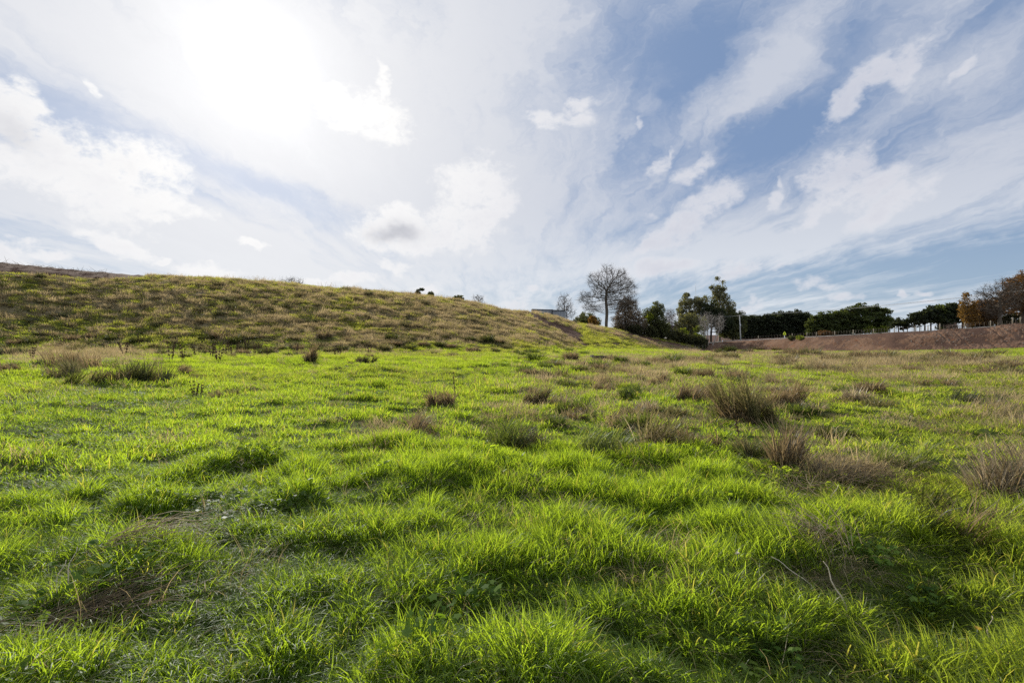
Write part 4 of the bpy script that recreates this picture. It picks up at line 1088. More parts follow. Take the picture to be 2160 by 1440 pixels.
mb = MB(); lb(mb, xs1 - 0.1, xs2 + 0.08, dS - 1.1, dS + 5.2, zt - 0.418, zt - 0.25, 0.17); mb.build('roof', m_roof, shed)
mb = MB(); mb.tube(np.array([(xs2 + 0.22, dS - 0.7, zb - 1), (xs2 + 0.22, dS - 0.7, zt - 0.95)]) - np.array([cx_, dS + 3, zb]), 0.16, 8); mb.build('water_pipe', m_roof, shed)

# white house behind the scrub
m_white = plain('white_weatherboard', (0.62, 0.63, 0.64), (0.72, 0.73, 0.74), 1.0); m_hroof = plain('pale_grey_roofing', (0.36, 0.39, 0.44), (0.46, 0.49, 0.54), 0.6, 0.5, 0.4)
m_glass = plain('dark_window', (0.03, 0.035, 0.045), (0.05, 0.06, 0.07), 1.0, 0.1, 0.6)
dH = 165; k = dH / F; hx = (1433 - 1080) * k; zr = CAMH + (HOR - 684) * k; hz0 = float(H(np.array([hx]), np.array([dH]))[0])
house = empty('house', (hx, dH + 3, hz0)); prop(house, 'white house with a pale grey roof glimpsed behind the scrub', 'house')
mb = MB(); mb.box((0, 0, (zr - hz0 - 1.0) / 2 - 0.5), (6.5, 5, zr - hz0 - 1.0 + 1.0)); mb.build('wall', m_white, house)
zz_ = zr - hz0 - 0.99
mb = MB(); mb.add([(-3.6, -2.9, zz_), (3.6, -2.9, zz_), (3.6, 2.9, zz_), (-3.6, 2.9, zz_), (-3.4, 0, zz_ + 1.0), (3.4, 0, zz_ + 1.0)], [(0, 1, 5, 4), (2, 3, 4, 5), (3, 2, 1, 0)], [(1, 2, 5), (3, 0, 4)]); mb.build('roof', m_hroof, house)
for q_ in (-1.7, 0.4):
    mb = MB(); mb.box((q_, -2.52, zz_ - 1.2), (1.1, 0.06, 1.2)); mb.build('window', m_glass, house)

# ------------------------------------------------------------------ utility poles and wires
m_pole = plain('concrete_pole', (0.34, 0.33, 0.31), (0.46, 0.45, 0.42), 3.0); m_wood = plain('pale_pine_post', (0.20, 0.17, 0.12), (0.33, 0.28, 0.21), 6.0)
m_wire = plain('aluminium_wire', (0.42, 0.42, 0.38), (0.5, 0.5, 0.46), 1.0, 0.5)
m_dw = plain('weathered_batten', (0.09, 0.075, 0.055), (0.17, 0.14, 0.11), 6.0)
m_crm = plain('brown_insulator', (0.30, 0.27, 0.22), (0.55, 0.5, 0.42), 4.0, 0.3, 0.5)
def utility_pole(px, d, top, label, lean=-0.055, base=None):
    x, y, z = base or at_depth(px, d); zt = CAMH + (HOR - top) * d / F; h = zt - z
    p = empty('utility_pole', (x, y, z)); prop(p, label, 'pole')
    mb = MB(); mb.tube([(0, 0, -0.5), (lean * h * 0.5, 0, h * 0.5), (lean * h, 0, h)], [0.21, 0.17, 0.125], 10); mb.build('shaft', m_pole, p, smooth=True)
    mb = MB(); mb.box((lean * h, 0.0, h - 0.35), (2.2, 0.12, 0.12), 0.5); arm = mb.build('crossarm', m_dw, p)
    for q_ in (-0.95, -0.45, 0.45, 0.95):
        mb = MB(); mb.tube([(lean * h + q_ * math.cos(.5), q_ * math.sin(.5), h - 0.29), (lean * h + q_ * math.cos(.5), q_ * math.sin(.5), h - 0.10)], [0.05, 0.035], 6); mb.build('insulator', m_crm, p)
    mb = MB(); mb.box((lean * h * .62, -0.24, h * 0.60), (0.30, 0.20, 0.75)); mb.build('junction_box', m_steel, p)
    return x, y, z, h, lean
P1 = utility_pole(1562.5, 155, 664.5, 'grey concrete utility pole with a cross arm at the left end of the road')
P2 = utility_pole(2330, 100, 590, 'grey concrete utility pole beyond the right edge beside the road', -0.01)
P0 = utility_pole(1340, 205, 668, 'grey utility pole hidden behind the scrub on the slope', 0.0, base=(53.0, 215.0, -1.0))
def wires(a, b, label, offs, sag):
    root = None
    pa = np.array([a[0] + a[4] * a[3], a[1], a[2] + a[3] - 0.1]); pb = np.array([b[0] + b[4] * b[3], b[1], b[2] + b[3] - 0.1])
    root = empty('power_lines', tuple(pa)); prop(root, label, 'wires')
    for o_ in offs:
        off = np.array([o_ * math.cos(.5), o_ * math.sin(.5), 0.0]); t = np.linspace(0, 1, 28)[:, None]
        P = pa + off + (pb - pa) * t; P[:, 2] -= sag * 4 * (t * (1 - t))[:, 0]
        mb = MB(); mb.tube(P - pa, 0.017, 4, cap=False); mb.build('wire', m_wire, root)
wires(P1, P2, 'overhead power lines running right from the pole over the road', (-0.95, -0.45, 0.95), 1.0)
wires(P0, P1, 'overhead power lines sagging left from the pole in front of the gum trees', (-0.95, 0.95), 0.9)
# radio mast behind the gums
x, y, z = at_depth(1467, 200); zt = CAMH + (HOR - 597) * 200 / F
mast = empty('radio_mast', (x, y, z)); prop(mast, 'thin radio mast rising above the gum trees', 'mast')
mb = MB(); mb.tube([(0, 0, -0.3), (0, 0, zt - z - 3)], [0.07, 0.05], 6); mb.build('pole', m_steel, mast)
mb = MB(); mb.tube([(0, 0, zt - z - 3.02), (0, 0, zt - z)], [0.05, 0.03], 5); mb.build('antenna', m_steel, mast)

# ------------------------------------------------------------------ warning sign
m_sign = plain('fluorescent_yellow_green', (0.62, 0.72, 0.02), (0.68, 0.78, 0.03), 2.0, 0.4, 0.3); m_blk = plain('black_sign_paint', (0.01, 0.01, 0.01), (0.02, 0.02, 0.02), 2.0)
x, y, z = bank_at(1655, 0.95); zt = CAMH + (HOR - 699.5) * y / F
sg = empty('road_sign', (x, y, z)); prop(sg, 'yellow green diamond warning sign with a black symbol on a white post', 'road sign')
hS = zt - z
mb = MB(); mb.tube([(0, 0, -0.4), (0, 0, hS - 0.9)], 0.085, 8); mb.build('post', m_white, sg)
mb = MB(); mb.add([(-.42, -.03, hS - .55), (0, -.03, hS - 1.17), (.42, -.03, hS - .55), (0, -.03, hS + .07), (-.42, .0, hS - .55), (0, .0, hS - 1.17), (.42, .0, hS - .55), (0, .0, hS + .07)],
       [(0, 1, 2, 3), (7, 6, 5, 4), (0, 4, 5, 1), (1, 5, 6, 2), (2, 6, 7, 3), (3, 7, 4, 0)]); face = mb.build('diamond_panel', m_sign, sg)
mb = MB(); mb.box((0, -0.045, hS - .52), (0.10, 0.02, 0.40)); mb.box((-0.09, -0.047, hS - .62), (0.10, 0.02, 0.16)); mb.tube([(0, -0.06, hS - .26), (0, -0.035, hS - .26)], 0.07, 8); mb.build('symbol', m_blk, face)

# ------------------------------------------------------------------ fences
def fence(label, items, hp, rp, mat, nwire, wr, name='fence', square=True):
    """items: list of places; every post a part, the wires one part each"""
    c0 = items[0][:3]; root = empty(name, c0); prop(root, label, 'fence')
    tops = []
    for i, (x, y, z, big) in enumerate(items):
        h = hp[1] if big else hp[0]; r = rp[1] if big else rp[0]; g_ = random.Random(i * 7 + 1); lx = g_.uniform(-.02, .02) * h
        mb = MB(); b = np.array([x - c0[0], y - c0[1], z - c0[2]])
        mb.tube([b + (0, 0, -0.3), b + (lx, 0, h)], r * g_.uniform(0.9, 1.1), 7); mb.build('post', mat if not big else m_wood, root)
        tops.append(b)
    for k_ in range(nwire):
        hh = hp[0] * (0.25 + 0.7 * k_ / max(1, nwire - 1))
        mb = MB(); mb.tube([t_ + (0, -rp[0], hh) for t_ in tops], wr, 3, cap=False); mb.build('wire', m_dw, root)
    return root
it = []
for px in (1600, 1672, 1703, 1722, 1761, 1801, 1843, 1887, 1932, 1958, 1983, 2035, 2090, 2136, 2152, 2200, 2260):
    x, y, z = bank_at(px, 0.96); it.append((x, y, z - 0.03, True))
fence('pale wooden roadside posts spaced along the top of the earth bank', it, (1.1, 1.2), (0.05, 0.078), m_wood, 2, 0.006)
it = []
k_ = 0
for px in np.concatenate([np.arange(1512, 1900, 6.1), np.arange(1905, 2190, 9.5)]):
    cd = np.interp(px, TB[:, 0], TB[:, 3]); d = cd + 10.5; z = float(np.interp(px, TB[:, 0], CRE_Z)) + 0.02
    it.append(((px - 1080) / F * d, d, z, False)); k_ += 1
fence('long wire fence of thin grey battens on the far side of the road', it[:98], (1.15, 1.3), (0.026, 0.07), m_dw, 4, 0.006)
it = []
for px, row in ((1440, 741), (1449, 742), (1457, 742), (1466, 742), (1474, 742.5), (1482, 742.5), (1489, 742), (1496, 741), (1503, 740), (1510, 739)):
    x, y, z = ground(px, row - 1.5) if px < 1478 else at_depth(px, 143.5); it.append((x, y, z, False))
fence('short dark paling fence at the low end of the scrub', it, (1.1, 1.2), (0.06, 0.08), m_dw, 2, 0.008)
# small white marker by the road end
x, y, z = bank_at(1524, 0.92)
mb = MB(); mb.tube([(0, 0, -0.1), (0, 0, 0.45)], [0.13, 0.10], 8); mb.tube([(0, 0, 0.452), (0, 0, 0.56)], [0.05, 0.05], 6)
prop(mb.build('marker_block', m_white, loc=(x, y, z)), 'small white marker block at the road end', 'marker')
# wooden trough in the field, at (1262, 757)
x, y, z = ground(1262, 762); k = y / F
tr_ = empty('trough', (x, y, z), 0.05); prop(tr_, 'small dark wooden trough half sunk in the grass at mid field', 'trough')
m_old = plain('old_dark_timber', (0.03, 0.024, 0.018), (0.07, 0.056, 0.04), 5.0)
W_ = 26 * k; Hh = 8 * k
for nm, c, dd in (('side_board', (0, -0.45, Hh * .5), (W_, 0.07, Hh)), ('side_board', (0, 0.45, Hh * .5), (W_, 0.07, Hh)), ('end_board', (-W_ / 2 - .03, 0, Hh * .55), (0.07, 0.96, Hh * 1.2)), ('end_board', (W_ / 2 + .03, 0, Hh * .5), (0.07, 0.96, Hh)), ('end_post', (-W_ / 2 - .08, -0.5, Hh * .6), (0.16, 0.16, Hh * 1.5))):
    mb = MB(); mb.box(c, dd); mb.build(nm, m_old if nm != 'end_post' else m_dw, tr_)
# pale slab on the hill top
x, y, z = at_depth(1139, 103)
mb = MB(); mb.box((0, 0, 0.02), (1.5, 0.6, 0.14), 0.2); mb.box((0.2, 0.05, 0.16), (0.9, 0.4, 0.11), 0.35)
prop(mb.build('concrete_slab', m_conc, loc=(x, y, z + 0.25)), 'pale flat slab at the top of the bare earth slip', 'slab')

# ================================================================== rush tussocks and weeds that stand out one by one
def rush_mat(name, c1, c2, tr, tcol=(1.05, 1.0, 0.5), gl=0.015):
    return leaf_mat(name, c1, c2, tr, tcol, gl, 0.4, tfac=0.5)
RM = {'green': rush_mat('green_rush', (0.045, 0.065, 0.018), (0.105, 0.135, 0.035), 1.7), 'mixed': rush_mat('olive_brown_rush', (0.070, 0.075, 0.030), (0.230, 0.195, 0.100), 1.5, (1, .95, .7)),
      'brown': rush_mat('dead_brown_rush', (0.105, 0.082, 0.046), (0.270, 0.215, 0.135), 1.4, (1, .9, .7)), 'straw': rush_mat('bleached_straw', (0.17, 0.135, 0.085), (0.42, 0.35, 0.24), 1.3, (1, .95, .8)),
      'dark': rush_mat('dark_rush', (0.028, 0.038, 0.014), (0.085, 0.092, 0.034), 1.5), 'pale': rush_mat('pale_green_rush', (0.08, 0.11, 0.03), (0.19, 0.22, 0.08), 1.8)}
def lod(d): return 0.0045 + 0.0008 * d
def rush(name, label, px, py, wpx, hpx, layers, group=None, lean=0.30, curl=0.5, n=None, dirn=None):
    """a tussock rooted at a photo position; layers: (child name, material, share of stems, height share, spread share, lean)"""
    x, y, z = ground(px, py); k = y / F
    W, Hh = wpx * k, hpx * k * 1.02; n = n or int(min(900, max(240, 1500 / (1 + y * 0.05))))
    root = empty(name, (x, y, z - 0.03)); seed = int(px * 3 + py); gl_ = np.random.default_rng(seed); ldir = gl_.random() * 6.28
    for j, (nm, mt, sh, hs, sp, ln) in enumerate(layers):
        mb = MB(); w = lod(y); dr = None
        # stems spring from several neighbouring stools so that the outline is uneven
        g_ = np.random.default_rng(seed + j); ks = 5
        for q_ in range(ks):
            ox = (q_ / (ks - 1) - 0.5) * W * 0.78 * sp + g_.normal(0, 0.11 * W); oy = g_.normal(0, 0.20 * W)
            hh = Hh * hs * (0.62 + 0.75 * g_.random())
            blades(max(8, int(n * sh / ks)), W * 0.13 * sp + 0.02, hh * 0.30, hh * 1.25, w, 4 if y < 12 else 3, ln * (0.55 + 0.5 * g_.random()), curl * 0.7, seed + 31 * j + q_, tipw=0.3, mb=mb, origin=(ox, oy, 0), dirn=dirn if dirn is not None else (None if q_ % 2 else ldir), hpow=0.8)
        o = mb.build(nm, RM[mt], root)
    prop(root, label, 'rush tussock' if 'rush' in name else 'grass clump', group)
    return root
UP = ('stems', 0.75); 
G_ = [('stems', 'green', .7, 1, .9, .22), ('dead_stems', 'brown', .35, .75, 1, .45)]
M_ = [('stems', 'mixed', .75, 1, .9, .26), ('dead_stems', 'brown', .35, .7, 1, .6), ('base_grass', 'green', .3, .4, 1.1, .5)]
B_ = [('dead_stems', 'brown', .8, 1, .9, .30), ('base_grass', 'dark', .35, .55, 1.1, .5)]
S_ = [('dead_stems', 'straw', .5, .8, 1, .75), ('stems', 'mixed', .5, 1, .8, .35), ('base_grass', 'green', .25, .5, 1.1, .5)]
K_ = [('stems', 'dark', .85, 1, 1, .45), ('dead_stems', 'brown', .25, .9, .9, .5)]
T_ = [('stems', 'brown', .65, 1, 1, .16), ('base_grass', 'dark', .35, .45, 1, .5)]
RU = [
 (1572, 886, 105, 84, M_, 'largest upright olive and brown rush tussock at centre right'),
 (1652, 858, 95, 52, B_, 'brown rush tussock close behind the largest tussock'),
 (1458, 846, 78, 40, B_, 'wide low brown tussock left of the largest rush tussock'),
 (1130, 850, 50, 46, M_, 'small olive tussock behind the pair with bleached straw in the centre'),
 (1072, 944, 66, 82, G_, 'upright green rush clump left of the collapsed brown straw'),
 (1124, 952, 80, 46, S_, 'collapsed brown and bleached straw clump touching the upright green rush clump'),
 (1262, 956, 120, 58, [('stems', 'pale', .9, 1, 1, .42), ('base_grass', 'green', .4, .6, 1, .4)], 'bright green fine leaved rush clump in the centre of the field'),
 (1392, 944, 90, 82, S_, 'tussock with bleached straw falling to its right'),
 (1474, 944, 62, 44, B_, 'greyish brown clump right of the tussock with bleached straw'),
 (880, 918, 66, 50, B_, 'dark brown collapsed tussock left of centre'),
 (806, 926, 66, 34, M_, 'greyish flattened tussock beside the dark brown collapsed one'),
 (934, 858, 58, 42, T_, 'brown tussock with tall thin seed stalks left of centre'),
 (1660, 994, 42, 92, T_, 'tall narrow brown rush clump standing upright'),
 (1722, 1004, 70, 44, B_, 'brown hollow of collapsed stems beside the tall narrow brown clump'),
 (1590, 962, 70, 58, [('stems', 'mixed', .4, 1, .8, .25), ('base_grass', 'green', .5, .7, 1, .35)], 'thin olive clump between the largest tussock and the tall narrow brown one'),
 (1900, 986, 96, 64, [('stems', 'pale', .7, 1, .9, .40), ('dead_stems', 'straw', .3, .8, 1, .7)], 'pale green arching rush clump at the right'),
 (2068, 858, 104, 36, K_, 'low dark brown mound shaped tussock at the right'),
 (1772, 928, 84, 36, [('stems', 'dark', .9, 1, 1, .6)], 'dark green low tussock behind the tall narrow brown clump'),
 (1880, 935, 60, 30, [('stems', 'green', .9, 1, 1, .6)], 'low green tussock behind the pale arching clump'),
 (2136, 1050, 105, 128, [('dead_stems', 'straw', .6, .95, 1, .42), ('stems', 'brown', .2, 1.05, .7, .2), ('base_grass', 'dark', .5, .55, 1.1, .5)], 'big straw coloured clump with brown seed stalks at the right edge'),
 (1990, 1125, 190, 96, K_, 'big dark green sprawling rush tussock at the lower right'),
 (2075, 1150, 110, 60, [('dead_stems', 'brown', .7, 1, 1, .8), ('stems', 'dark', .4, .9, 1, .5)], 'brown underside of fallen stems right of the big dark sprawling tussock'),
 (214, 816, 92, 42, K_, 'dark green mounded tussock, left one of the pair at the left'), (324, 812, 68, 46, K_, 'dark green mounded tussock, right one of the pair at the left'),
 (268, 814, 50, 26, K_, 'low dark clump between the two mounded tussocks'), (172, 776, 118, 42, T_, 'patch of tall thin brown stems behind the mounded tussocks'),
 (138, 797, 64, 38, M_, 'olive tussock at the left foot of the tall brown stems'), (18, 752, 44, 26, K_, 'small dark tussock cut by the left edge below the slope'),
 (18, 790, 34, 19, B_, 'small brown tussock near the left edge'), (50, 776, 70, 14, [('stems', 'dark', .9, 1, 1, .6)], 'low dark leafy mat near the left edge'),
 (652, 768, 24, 32, T_, 'narrow brown tussock at the foot of the slope'), (713, 792, 32, 14, K_, 'tiny dark tussock alone on the bright grass'),
 (765, 766, 30, 14, K_, 'tiny blue green tussock at the slope foot'), (437, 748, 34, 16, K_, 'dark tussock among the dead dock stalks'), (384, 796, 36, 22, B_, 'small brown tussock right of the mounded pair'),
 (412, 800, 30, 16, M_, 'small olive tussock right of the mounded pair'), (480, 838, 60, 18, M_, 'faint low olive tussock on the bright grass at left'), (1276, 824, 42, 26, B_, 'small brown tussock in the middle distance, centre right'),
 (1170, 800, 50, 26, M_, 'low olive tussock behind the centre clumps'), (1020, 808, 40, 15, B_, 'small flat brown tussock left of centre, middle distance'), (1400, 812, 50, 24, B_, 'brown tussock behind the wide low one'),
 (1490, 800, 44, 26, T_, 'narrow brown tussock behind the largest tussock'), (1330, 840, 46, 26, [('stems', 'green', .8, 1, 1, .4)], 'green tussock in the middle distance at centre'),
 (1210, 870, 60, 28, [('stems', 'green', .7, 1, 1, .4), ('dead_stems', 'brown', .3, .8, 1, .5)], 'low green tussock behind the bright green fine leaved clump'), (1330, 905, 60, 36, G_, 'green tussock left of the one with bleached straw'),
 (1560, 800, 46, 16, B_, 'flat brown tussock behind and left of the largest tussock'), (1640, 812, 60, 16, B_, 'flat brown tussock far behind the largest tussock'), (1790, 848, 60, 10, S_, 'flattened straw patch on the green at right'),
 (1980, 812, 70, 12, B_, 'flat brown patch of stems in the right middle distance'), (2120, 905, 90, 16, S_, 'flattened pale straw at the right edge'), (2030, 915, 120, 18, S_, 'wide flattened straw patch at the right'),
 (1500, 1040, 90, 40, [('stems', 'green', .9, 1, 1, .7)], 'leaning green tussock below the centre right clumps'), (740, 1130, 90, 40, [('stems', 'green', .9, 1, 1, .8)], 'arching green tussock in the left foreground'),
 (620, 960, 90, 22, [('stems', 'green', .9, 1, 1, .6)], 'long low green tussock on the old wheel rut'), (1240, 1010, 60, 24, [('stems', 'green', .9, 1, 1, .6)], 'small dark green tussock in front of the centre clumps'),
]
for px, py, w_, h_, ly, lab in RU: rush('rush_tussock', lab, px, py, w_, h_, ly, 'rush tussocks in the field')

# round tussocks along the foot of the slope and in the far rushes: alike, so their labels name only the place
g = np.random.default_rng(77)
proto = {}
def small_tussocks(n, pxr, pyr, wr, label, group, mats):
    for i in range(n):
        px = pxr[0] + (pxr[1] - pxr[0]) * (i + g.random()) / n; py = pyr[0] + (pyr[1] - pyr[0]) * g.random() + (pyr[2](px) if len(pyr) > 2 else 0)
        x, y, z = ground(px, py); m = mats[i % len(mats)]; w = (wr[0] + (wr[1] - wr[0]) * g.random()) * y / F
        key = (group, m, i % 3)
        if key not in proto:
            root = empty('rush_tussock', (0, 0, 0))
            mb = blades(420, 0.42, 0.35, 0.80, 0.036, 3, 0.36, 0.6, 4000 + len(proto), tipw=0.3); mb.build('stems', RM[m], root)
            mb = blades(160, 0.5, 0.20, 0.50, 0.036, 3, 0.5, 0.7, 4100 + len(proto), tipw=0.3); mb.build('base_grass', RM['dark' if m != 'green' else 'green'], root)
            root.location = (x, y, z - 0.05); root.rotation_euler = (0, 0, g.random() * 6.28); s = w / 1.3; root.scale = (s, s * 0.8, s * 1.15)
            prop(root, label, 'rush tussock', group); proto[key] = root
        else: dup(proto[key], (x, y, z - 0.05), g.random() * 6.28, w / 1.3, label, group, sz=w / 1.3 * (0.7 + 0.6 * g.random()))
small_tussocks(60, (10, 1080), (712, 756), (20, 38), 'rounded dark tussock in the scattered row along the foot of the left slope', 'tussocks along the foot of the slope', ['dark', 'brown', 'mixed'])
small_tussocks(12, (1040, 1240), (742, 752), (18, 26), 'dark tussock in the row beside the old track under the hill end', 'tussocks beside the old track', ['dark', 'green'])
small_tussocks(36, (40, 1080), (0.15, 0.85), (22, 42), 'tussock on the face of the left slope', 'tussocks on the slope face', ['mixed', 'dark', 'brown']) if False else None
def slope_tussocks(n, label, group, mats):
    for i in range(n):
        px = 20 + 1060 * (i + g.random()) / n; s = 0.12 + 0.8 * g.random()
        td = np.interp(px, TB[:, 0], TB[:, 1]); cd = np.interp(px, TB[:, 0], TB[:, 3]); d = td + (cd - td) * s
        if px < 300 and s > 0.72: s = 0.5; d = td + (cd - td) * s
        x, y, z = at_depth(px, d); m = mats[i % len(mats)]; w = (11 + 14 * g.random()) * y / F
        ks = [q_ for q_ in proto if q_[1] != 'dark']; key = ks[i % len(ks)]
        dup(proto[key], (x, y, z - 0.05), g.random() * 6.28, w / 1.3, label, group, sz=w / 1.3 * (0.6 + 0.5 * g.random()))
rsrc = bpy.data.collections.new('rough_grass_sources')
for i in range(5): source(blades(260, 0.42, 0.30, 0.75, 0.036, 3, 0.40, 0.6, 4300 + i, tipw=0.3), i, rsrc, m_dry, 'rough_tuft')
n_ = 420; pxq = 1130 * g.random(n_) - 60; sq = 0.04 + 0.92 * g.random(n_); tdq = np.interp(pxq, TB[:, 0], TB[:, 1]); cdq = np.interp(pxq, TB[:, 0], TB[:, 3]); dq = tdq + (cdq - tdq) * sq
xq = (pxq - 1080) / F * dq; zq = H(xq, dq); kq = ~((pxq < 320) & (sq > 0.74)); sq_ = 0.45 + 0.9 * g.random(n_) ** 2; cq = g.random(n_)[:, None]
colq = (1 - cq) * np.array([0.050, 0.058, 0.024]) + cq * np.array([0.150, 0.124, 0.066])
scatter_object('rough_grass', rsrc, np.stack([xq, dq, zq - 0.03], 1)[kq], euler_from(g.random(n_) * 6.28, g.normal(0.1, 0.1, n_), g.normal(0, 0.1, n_))[kq],
               np.stack([sq_, sq_, sq_ * (0.7 + 0.6 * g.random(n_))], 1)[kq], g.integers(0, 5, n_)[kq], colq[kq], 'rough olive and brown grass tussocks all over the face of the left slope')
small_tussocks(56, (1640, 2155), (752, 792), (24, 44), 'brown tussock in the dense far rushes below the earth bank', 'tussocks in the far rushes', ['brown', 'mixed'])
small_tussocks(64, (1090, 1560), (758, 818), (26, 48), 'brown tussock in the mid field rushes beyond the centre clumps', 'tussocks in the mid field rushes', ['brown', 'mixed', 'green'])
small_tussocks(34, (1120, 1860), (822, 905), (34, 66), 'loose brown or olive tussock scattered between the large rush tussocks', 'loose tussocks between the large ones', ['brown', 'mixed', 'green', 'straw'])
small_tussocks(14, (1500, 1680), (738, 750), (18, 34), 'low tussock on the narrow strip of green before the road bank', 'tussocks before the road bank', ['brown', 'dark'])

# dead dock stalks
m_dock = plain('dark_dock_stalk', (0.055, 0.032, 0.022), (0.13, 0.078, 0.05), 12.0)
def dock(seed):
    g_ = np.random.default_rng(seed); mb = MB()
    for q_ in range(3 + seed % 3):
        a = g_.random() * 6.28; t = 0.10 + 0.2 * g_.random(); Hh = 0.7 + 0.5 * g_.random()
        P = [np.array([0.05 * math.cos(a), 0.05 * math.sin(a), -0.05]) + np.array([math.cos(a) * t, math.sin(a) * t, 1.0]) * Hh * s for s in np.linspace(0, 1, 6)]
        mb.tube(P, [0.012, 0.011, 0.010, 0.009, 0.008, 0.005], 5)
        V, Q, A = leaves(np.array(P[2:]), 26, 0.055, 0.028, seed * 9 + q_); mb.add(V, Q, a=A)
    return mb.mesh('dock_stalk')
DM = [dock(i) for i in range(5)]
for m_ in DM: m_.materials.append(m_dock)
DK = [(258, 745, 1), (262, 752, 1), (296, 728, 1), (360, 764, 1), (386, 767, .8), (414, 752, 1), (446, 755, 1), (460, 764, 1), (474, 752, .9), (484, 747, 1), (492, 752, 1), (500, 745, .9), (520, 735, 1), (536, 752, .9), (548, 742, .9), (565, 755, .8), (66, 760, .8), (130, 733, 1),
      (706, 752, .8), (716, 750, .9), (778, 748, .7), (626, 745, .9), (410, 838, .4), (424, 838, .35)]
for i, (px, py, s) in enumerate(DK):
    x, y, z = ground(px, py); o = bpy.data.objects.new('dock_stalk', DM[i % 5]); C.objects.link(o); o.location = (x, y, z); o.rotation_euler = (0, 0, i * 1.3); o.scale = (s * 1.05,) * 3
    prop(o, 'dead dark brown dock stalk standing in the grass at the foot of the left slope', 'dead weed', 'dead dock stalks at the foot of the slope')
for px, py, h_, lab in ((958, 850, 62, 'tallest lone dark seed stalk beside the brown tussock left of centre'), (1556, 930, 42, 'thin curled dead stalk in front of the largest tussock')):
    x, y, z = ground(px, py); k = y / F; mb = MB(); P = [(0.02 * math.sin(s * 5), 0, h_ * k * s) for s in np.linspace(0, 1, 7)]
    mb.tube(P, [0.008] * 5 + [0.006, 0.003], 5); V, Q, A = leaves(np.array(P[3:]), 12, 0.03, 0.016, 5); mb.add(V, Q, a=A)
    prop(mb.build('seed_stalk', m_dock, loc=(x, y, z)), lab, 'dead weed')

# ------------------------------------------------------------------ foreground: flattened stems, leafy weeds, flowers
def thatch(name, label, px, py, wx_, wy_, n, length, direction, mat, seed, lift=0.05, width=0.004):
    """dead stems lying flat in one direction over the ground"""
    x0, y0, z0 = ground(px, py); g_ = np.random.default_rng(seed)
    mb = MB(); ca, sa = math.cos(direction), math.sin(direction)
    for k in range(n):
        u = g_.normal(0, 0.45); v = g_.normal(0, 0.45); px_w = x0 + u * wx_ * ca - v * wy_ * sa; py_w = y0 + u * wx_ * sa + v * wy_ * ca
        a = direction + g_.normal(0, 0.22) + (g_.normal(0, 1.1) if k % 3 == 0 else 0); L = length * (0.4 + 0.9 * g_.random()); rise = abs(g_.normal(0, 0.10)); n_ = 5
        t = np.linspace(0, 1, n_); xs = px_w + np.cos(a + 0.35 * (t - .5) * g_.normal()) * L * t; ys = py_w + np.sin(a + 0.3 * (t - .5) * g_.normal()) * L * t
        zs = H(xs, ys) + lift * (0.3 + g_.random() * 1.5) + rise * np.sin(t * 2.2) * L * 0.8
        mb.tube(np.stack([xs - x0, ys - y0, zs - z0], 1), np.linspace(1, 0.45, n_) * width * (0.5 + 0.6 * g_.random()) * 0.5, 3, a=g_.random(), cap=False)
    return prop(mb.build(name, mat, loc=(x0, y0, z0)), label, 'dead stems')
thatch('flattened_stems', 'patch of flattened dead brown stems in the lower left corner', 150, 1312, 0.36, 0.22, 240, 0.34, rad(35), RM['brown'], 1, 0.07, 0.005)
thatch('flattened_stems', 'sheaf of long bleached stems lying beside the leafy weeds at lower left', 270, 1195, 0.35, 0.10, 100, 0.45, rad(40), RM['straw'], 2, 0.13, 0.006)
thatch('flattened_stems', 'tangle of fallen reddish stems below the tall narrow brown clump', 1790, 1030, 0.6, 0.25, 170, 0.5, rad(20), RM['brown'], 3, 0.12, 0.007)
thatch('flattened_stems', 'fan of pale dead stems in the right foreground', 1750, 1205, 0.22, 0.20, 90, 0.42, rad(80), RM['straw'], 4, 0.12, 0.006)
thatch('flattened_stems', 'scatter of upright dead stems beyond the pale fan in the right foreground', 1690, 1095, 0.35, 0.20, 60, 0.40, rad(70), RM['straw'], 5, 0.16, 0.006)
m_weed = leaf_mat('weed_leaf', (0.045, 0.090, 0.020), (0.11, 0.17, 0.035), 2.6, (1.1, 1, .25), 0.004, 0.5)
WL = [(235, 1208, 14, .030, 'leafy lobed weed, uppermost in the dead stems at lower left'), (285, 1228, 12, .028, 'leafy lobed weed right of the uppermost one in the dead stems'), (205, 1258, 14, .028, 'leafy lobed weed in the middle of the dead stems at lower left'),
      (262, 1262, 13, .026, 'leafy lobed weed low in the middle right of the dead stems'), (95, 1300, 12, .028, 'leafy lobed weed at the left of the dead stem patch'), (170, 1225, 8, .026, 'small leafy weed by the two pale upright stems'),
      (1000, 1300, 16, .026, 'leafy weed in the dark hollow of the centre foreground'), (900, 1400, 18, .024, 'leafy weed at the bottom edge in the centre foreground'), (1840, 1210, 20, .022, 'mat of small leaved weed in the right foreground'),
      (1950, 1260, 22, .022, 'mat of small leaved weed right of the pale fan of stems'), (1620, 1380, 18, .020, 'pale small leaved weed near the bottom edge at right')]
for i, (px, py, n, s, lab) in enumerate(WL):
    x, y, z = ground(px, py); mb = rosette(n * 2, s, 700 + i, lift=0.13, spread=0.16, lobes=5)
    prop(mb.build('leafy_weed', m_weed, loc=(x, y, z)), lab, 'weed', 'leafy weeds in the foreground')
m_pale = plain('bleached_stem', (0.45, 0.38, 0.27), (0.62, 0.54, 0.42), 30.0)
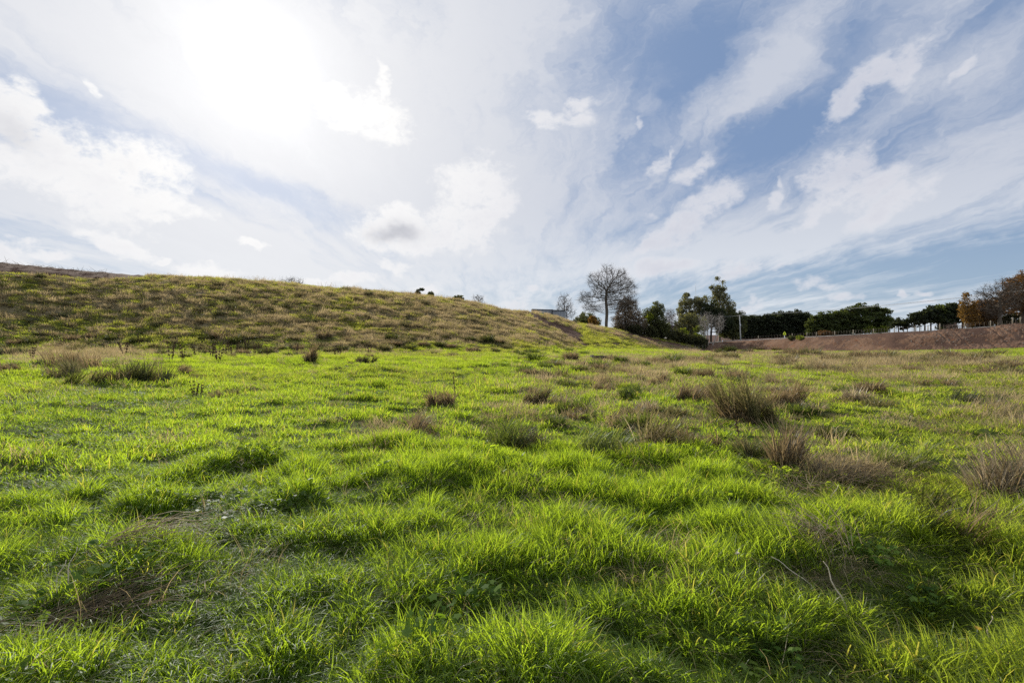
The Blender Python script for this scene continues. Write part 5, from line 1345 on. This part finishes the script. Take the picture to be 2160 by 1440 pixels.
def stem(px, py, ex, ey, lab, r=0.0035, bend=0.06):
    """one pale stem from a rooted place towards where its tip is seen, at about the same distance"""
    x, y, z = ground(px, py); k = y / F; e = np.array([(ex - px) * k, 0.08, (py - ey) * k]); mb = MB()
    P = [e * t + np.array([0, 0, bend * math.sin(t * 3.14)]) + np.array([0.012 * math.sin(t * 9), 0, 0]) for t in np.linspace(0, 1, 8)]
    mb.tube(P, np.linspace(r, r * 0.5, 8), 6); return prop(mb.build('dead_stem', m_pale, loc=(x, y, z + 0.03), smooth=True), lab, 'dead stem')
stem(128, 1275, 132, 1178, 'bleached stem curved at the tip in the lower left, right of its pair', bend=.03)
stem(103, 1280, 107, 1195, 'bleached upright stem in the lower left, left of its pair', bend=.03)
stem(1792, 1308, 1757, 1208, 'long pale stem slanting down to the right in the right foreground', 0.0045, .02)
stem(1725, 1250, 1642, 1188, 'long pale stem slanting up to the left in the right foreground', 0.004, .02)
stem(1748, 1090, 1782, 1046, 'pale stem slanting up to the right beyond the fan', 0.0045, .0)
stem(2090, 1330, 2128, 1272, 'bleached leaning stem in the lower right corner', 0.004, .02)
# flowers
m_fl = leaf_mat('cream_petal', (0.55, 0.50, 0.42), (0.72, 0.68, 0.60), 1.0, (1, 1, 1)); m_yl = leaf_mat('yellow_petal', (0.60, 0.38, 0.02), (0.75, 0.52, 0.04), 1.0, (1, .9, .3))
m_stk = leaf_mat('flower_stalk', (0.06, 0.10, 0.02), (0.09, 0.14, 0.03), 1.6)
for px, py, mt, s, nm, lab in ((1557, 1240, m_fl, .015, 'dandelion', 'single cream fluffy flower head low in the grass, right foreground'), (2066, 1408, m_yl, .017, 'buttercup', 'single yellow flower in the grass near the bottom right corner')):
    x, y, z = ground(px, py); f = empty(nm, (x, y, z)); prop(f, lab, 'flower'); g_ = np.random.default_rng(3)
    mb = MB(); mb.tube([(0, 0, 0), (0.005, 0, 0.1), (0, -0.01, 0.17)], 0.002, 5); mb.build('stalk', m_stk, f)
    mb = MB(); m = 60 if nm == 'dandelion' else 16
    for q_ in range(m):
        if nm == 'dandelion': v = g_.normal(0, 1, 3); v /= np.linalg.norm(v); v[2] = abs(v[2])
        else: a = q_ / m * 6.28; v = np.array([math.cos(a), math.sin(a), 0.45])
        c = np.array([0, -0.01, 0.17]); t = np.cross(v, [0.3, 0.2, 1.0]); t = t / np.linalg.norm(t) * s * 0.22; e = c + v * s
        mb.add([c - t * .5, c + t * .5, e + t, e - t], [(0, 1, 2, 3)], a=g_.random())
    mb.build('petals', mt, f)
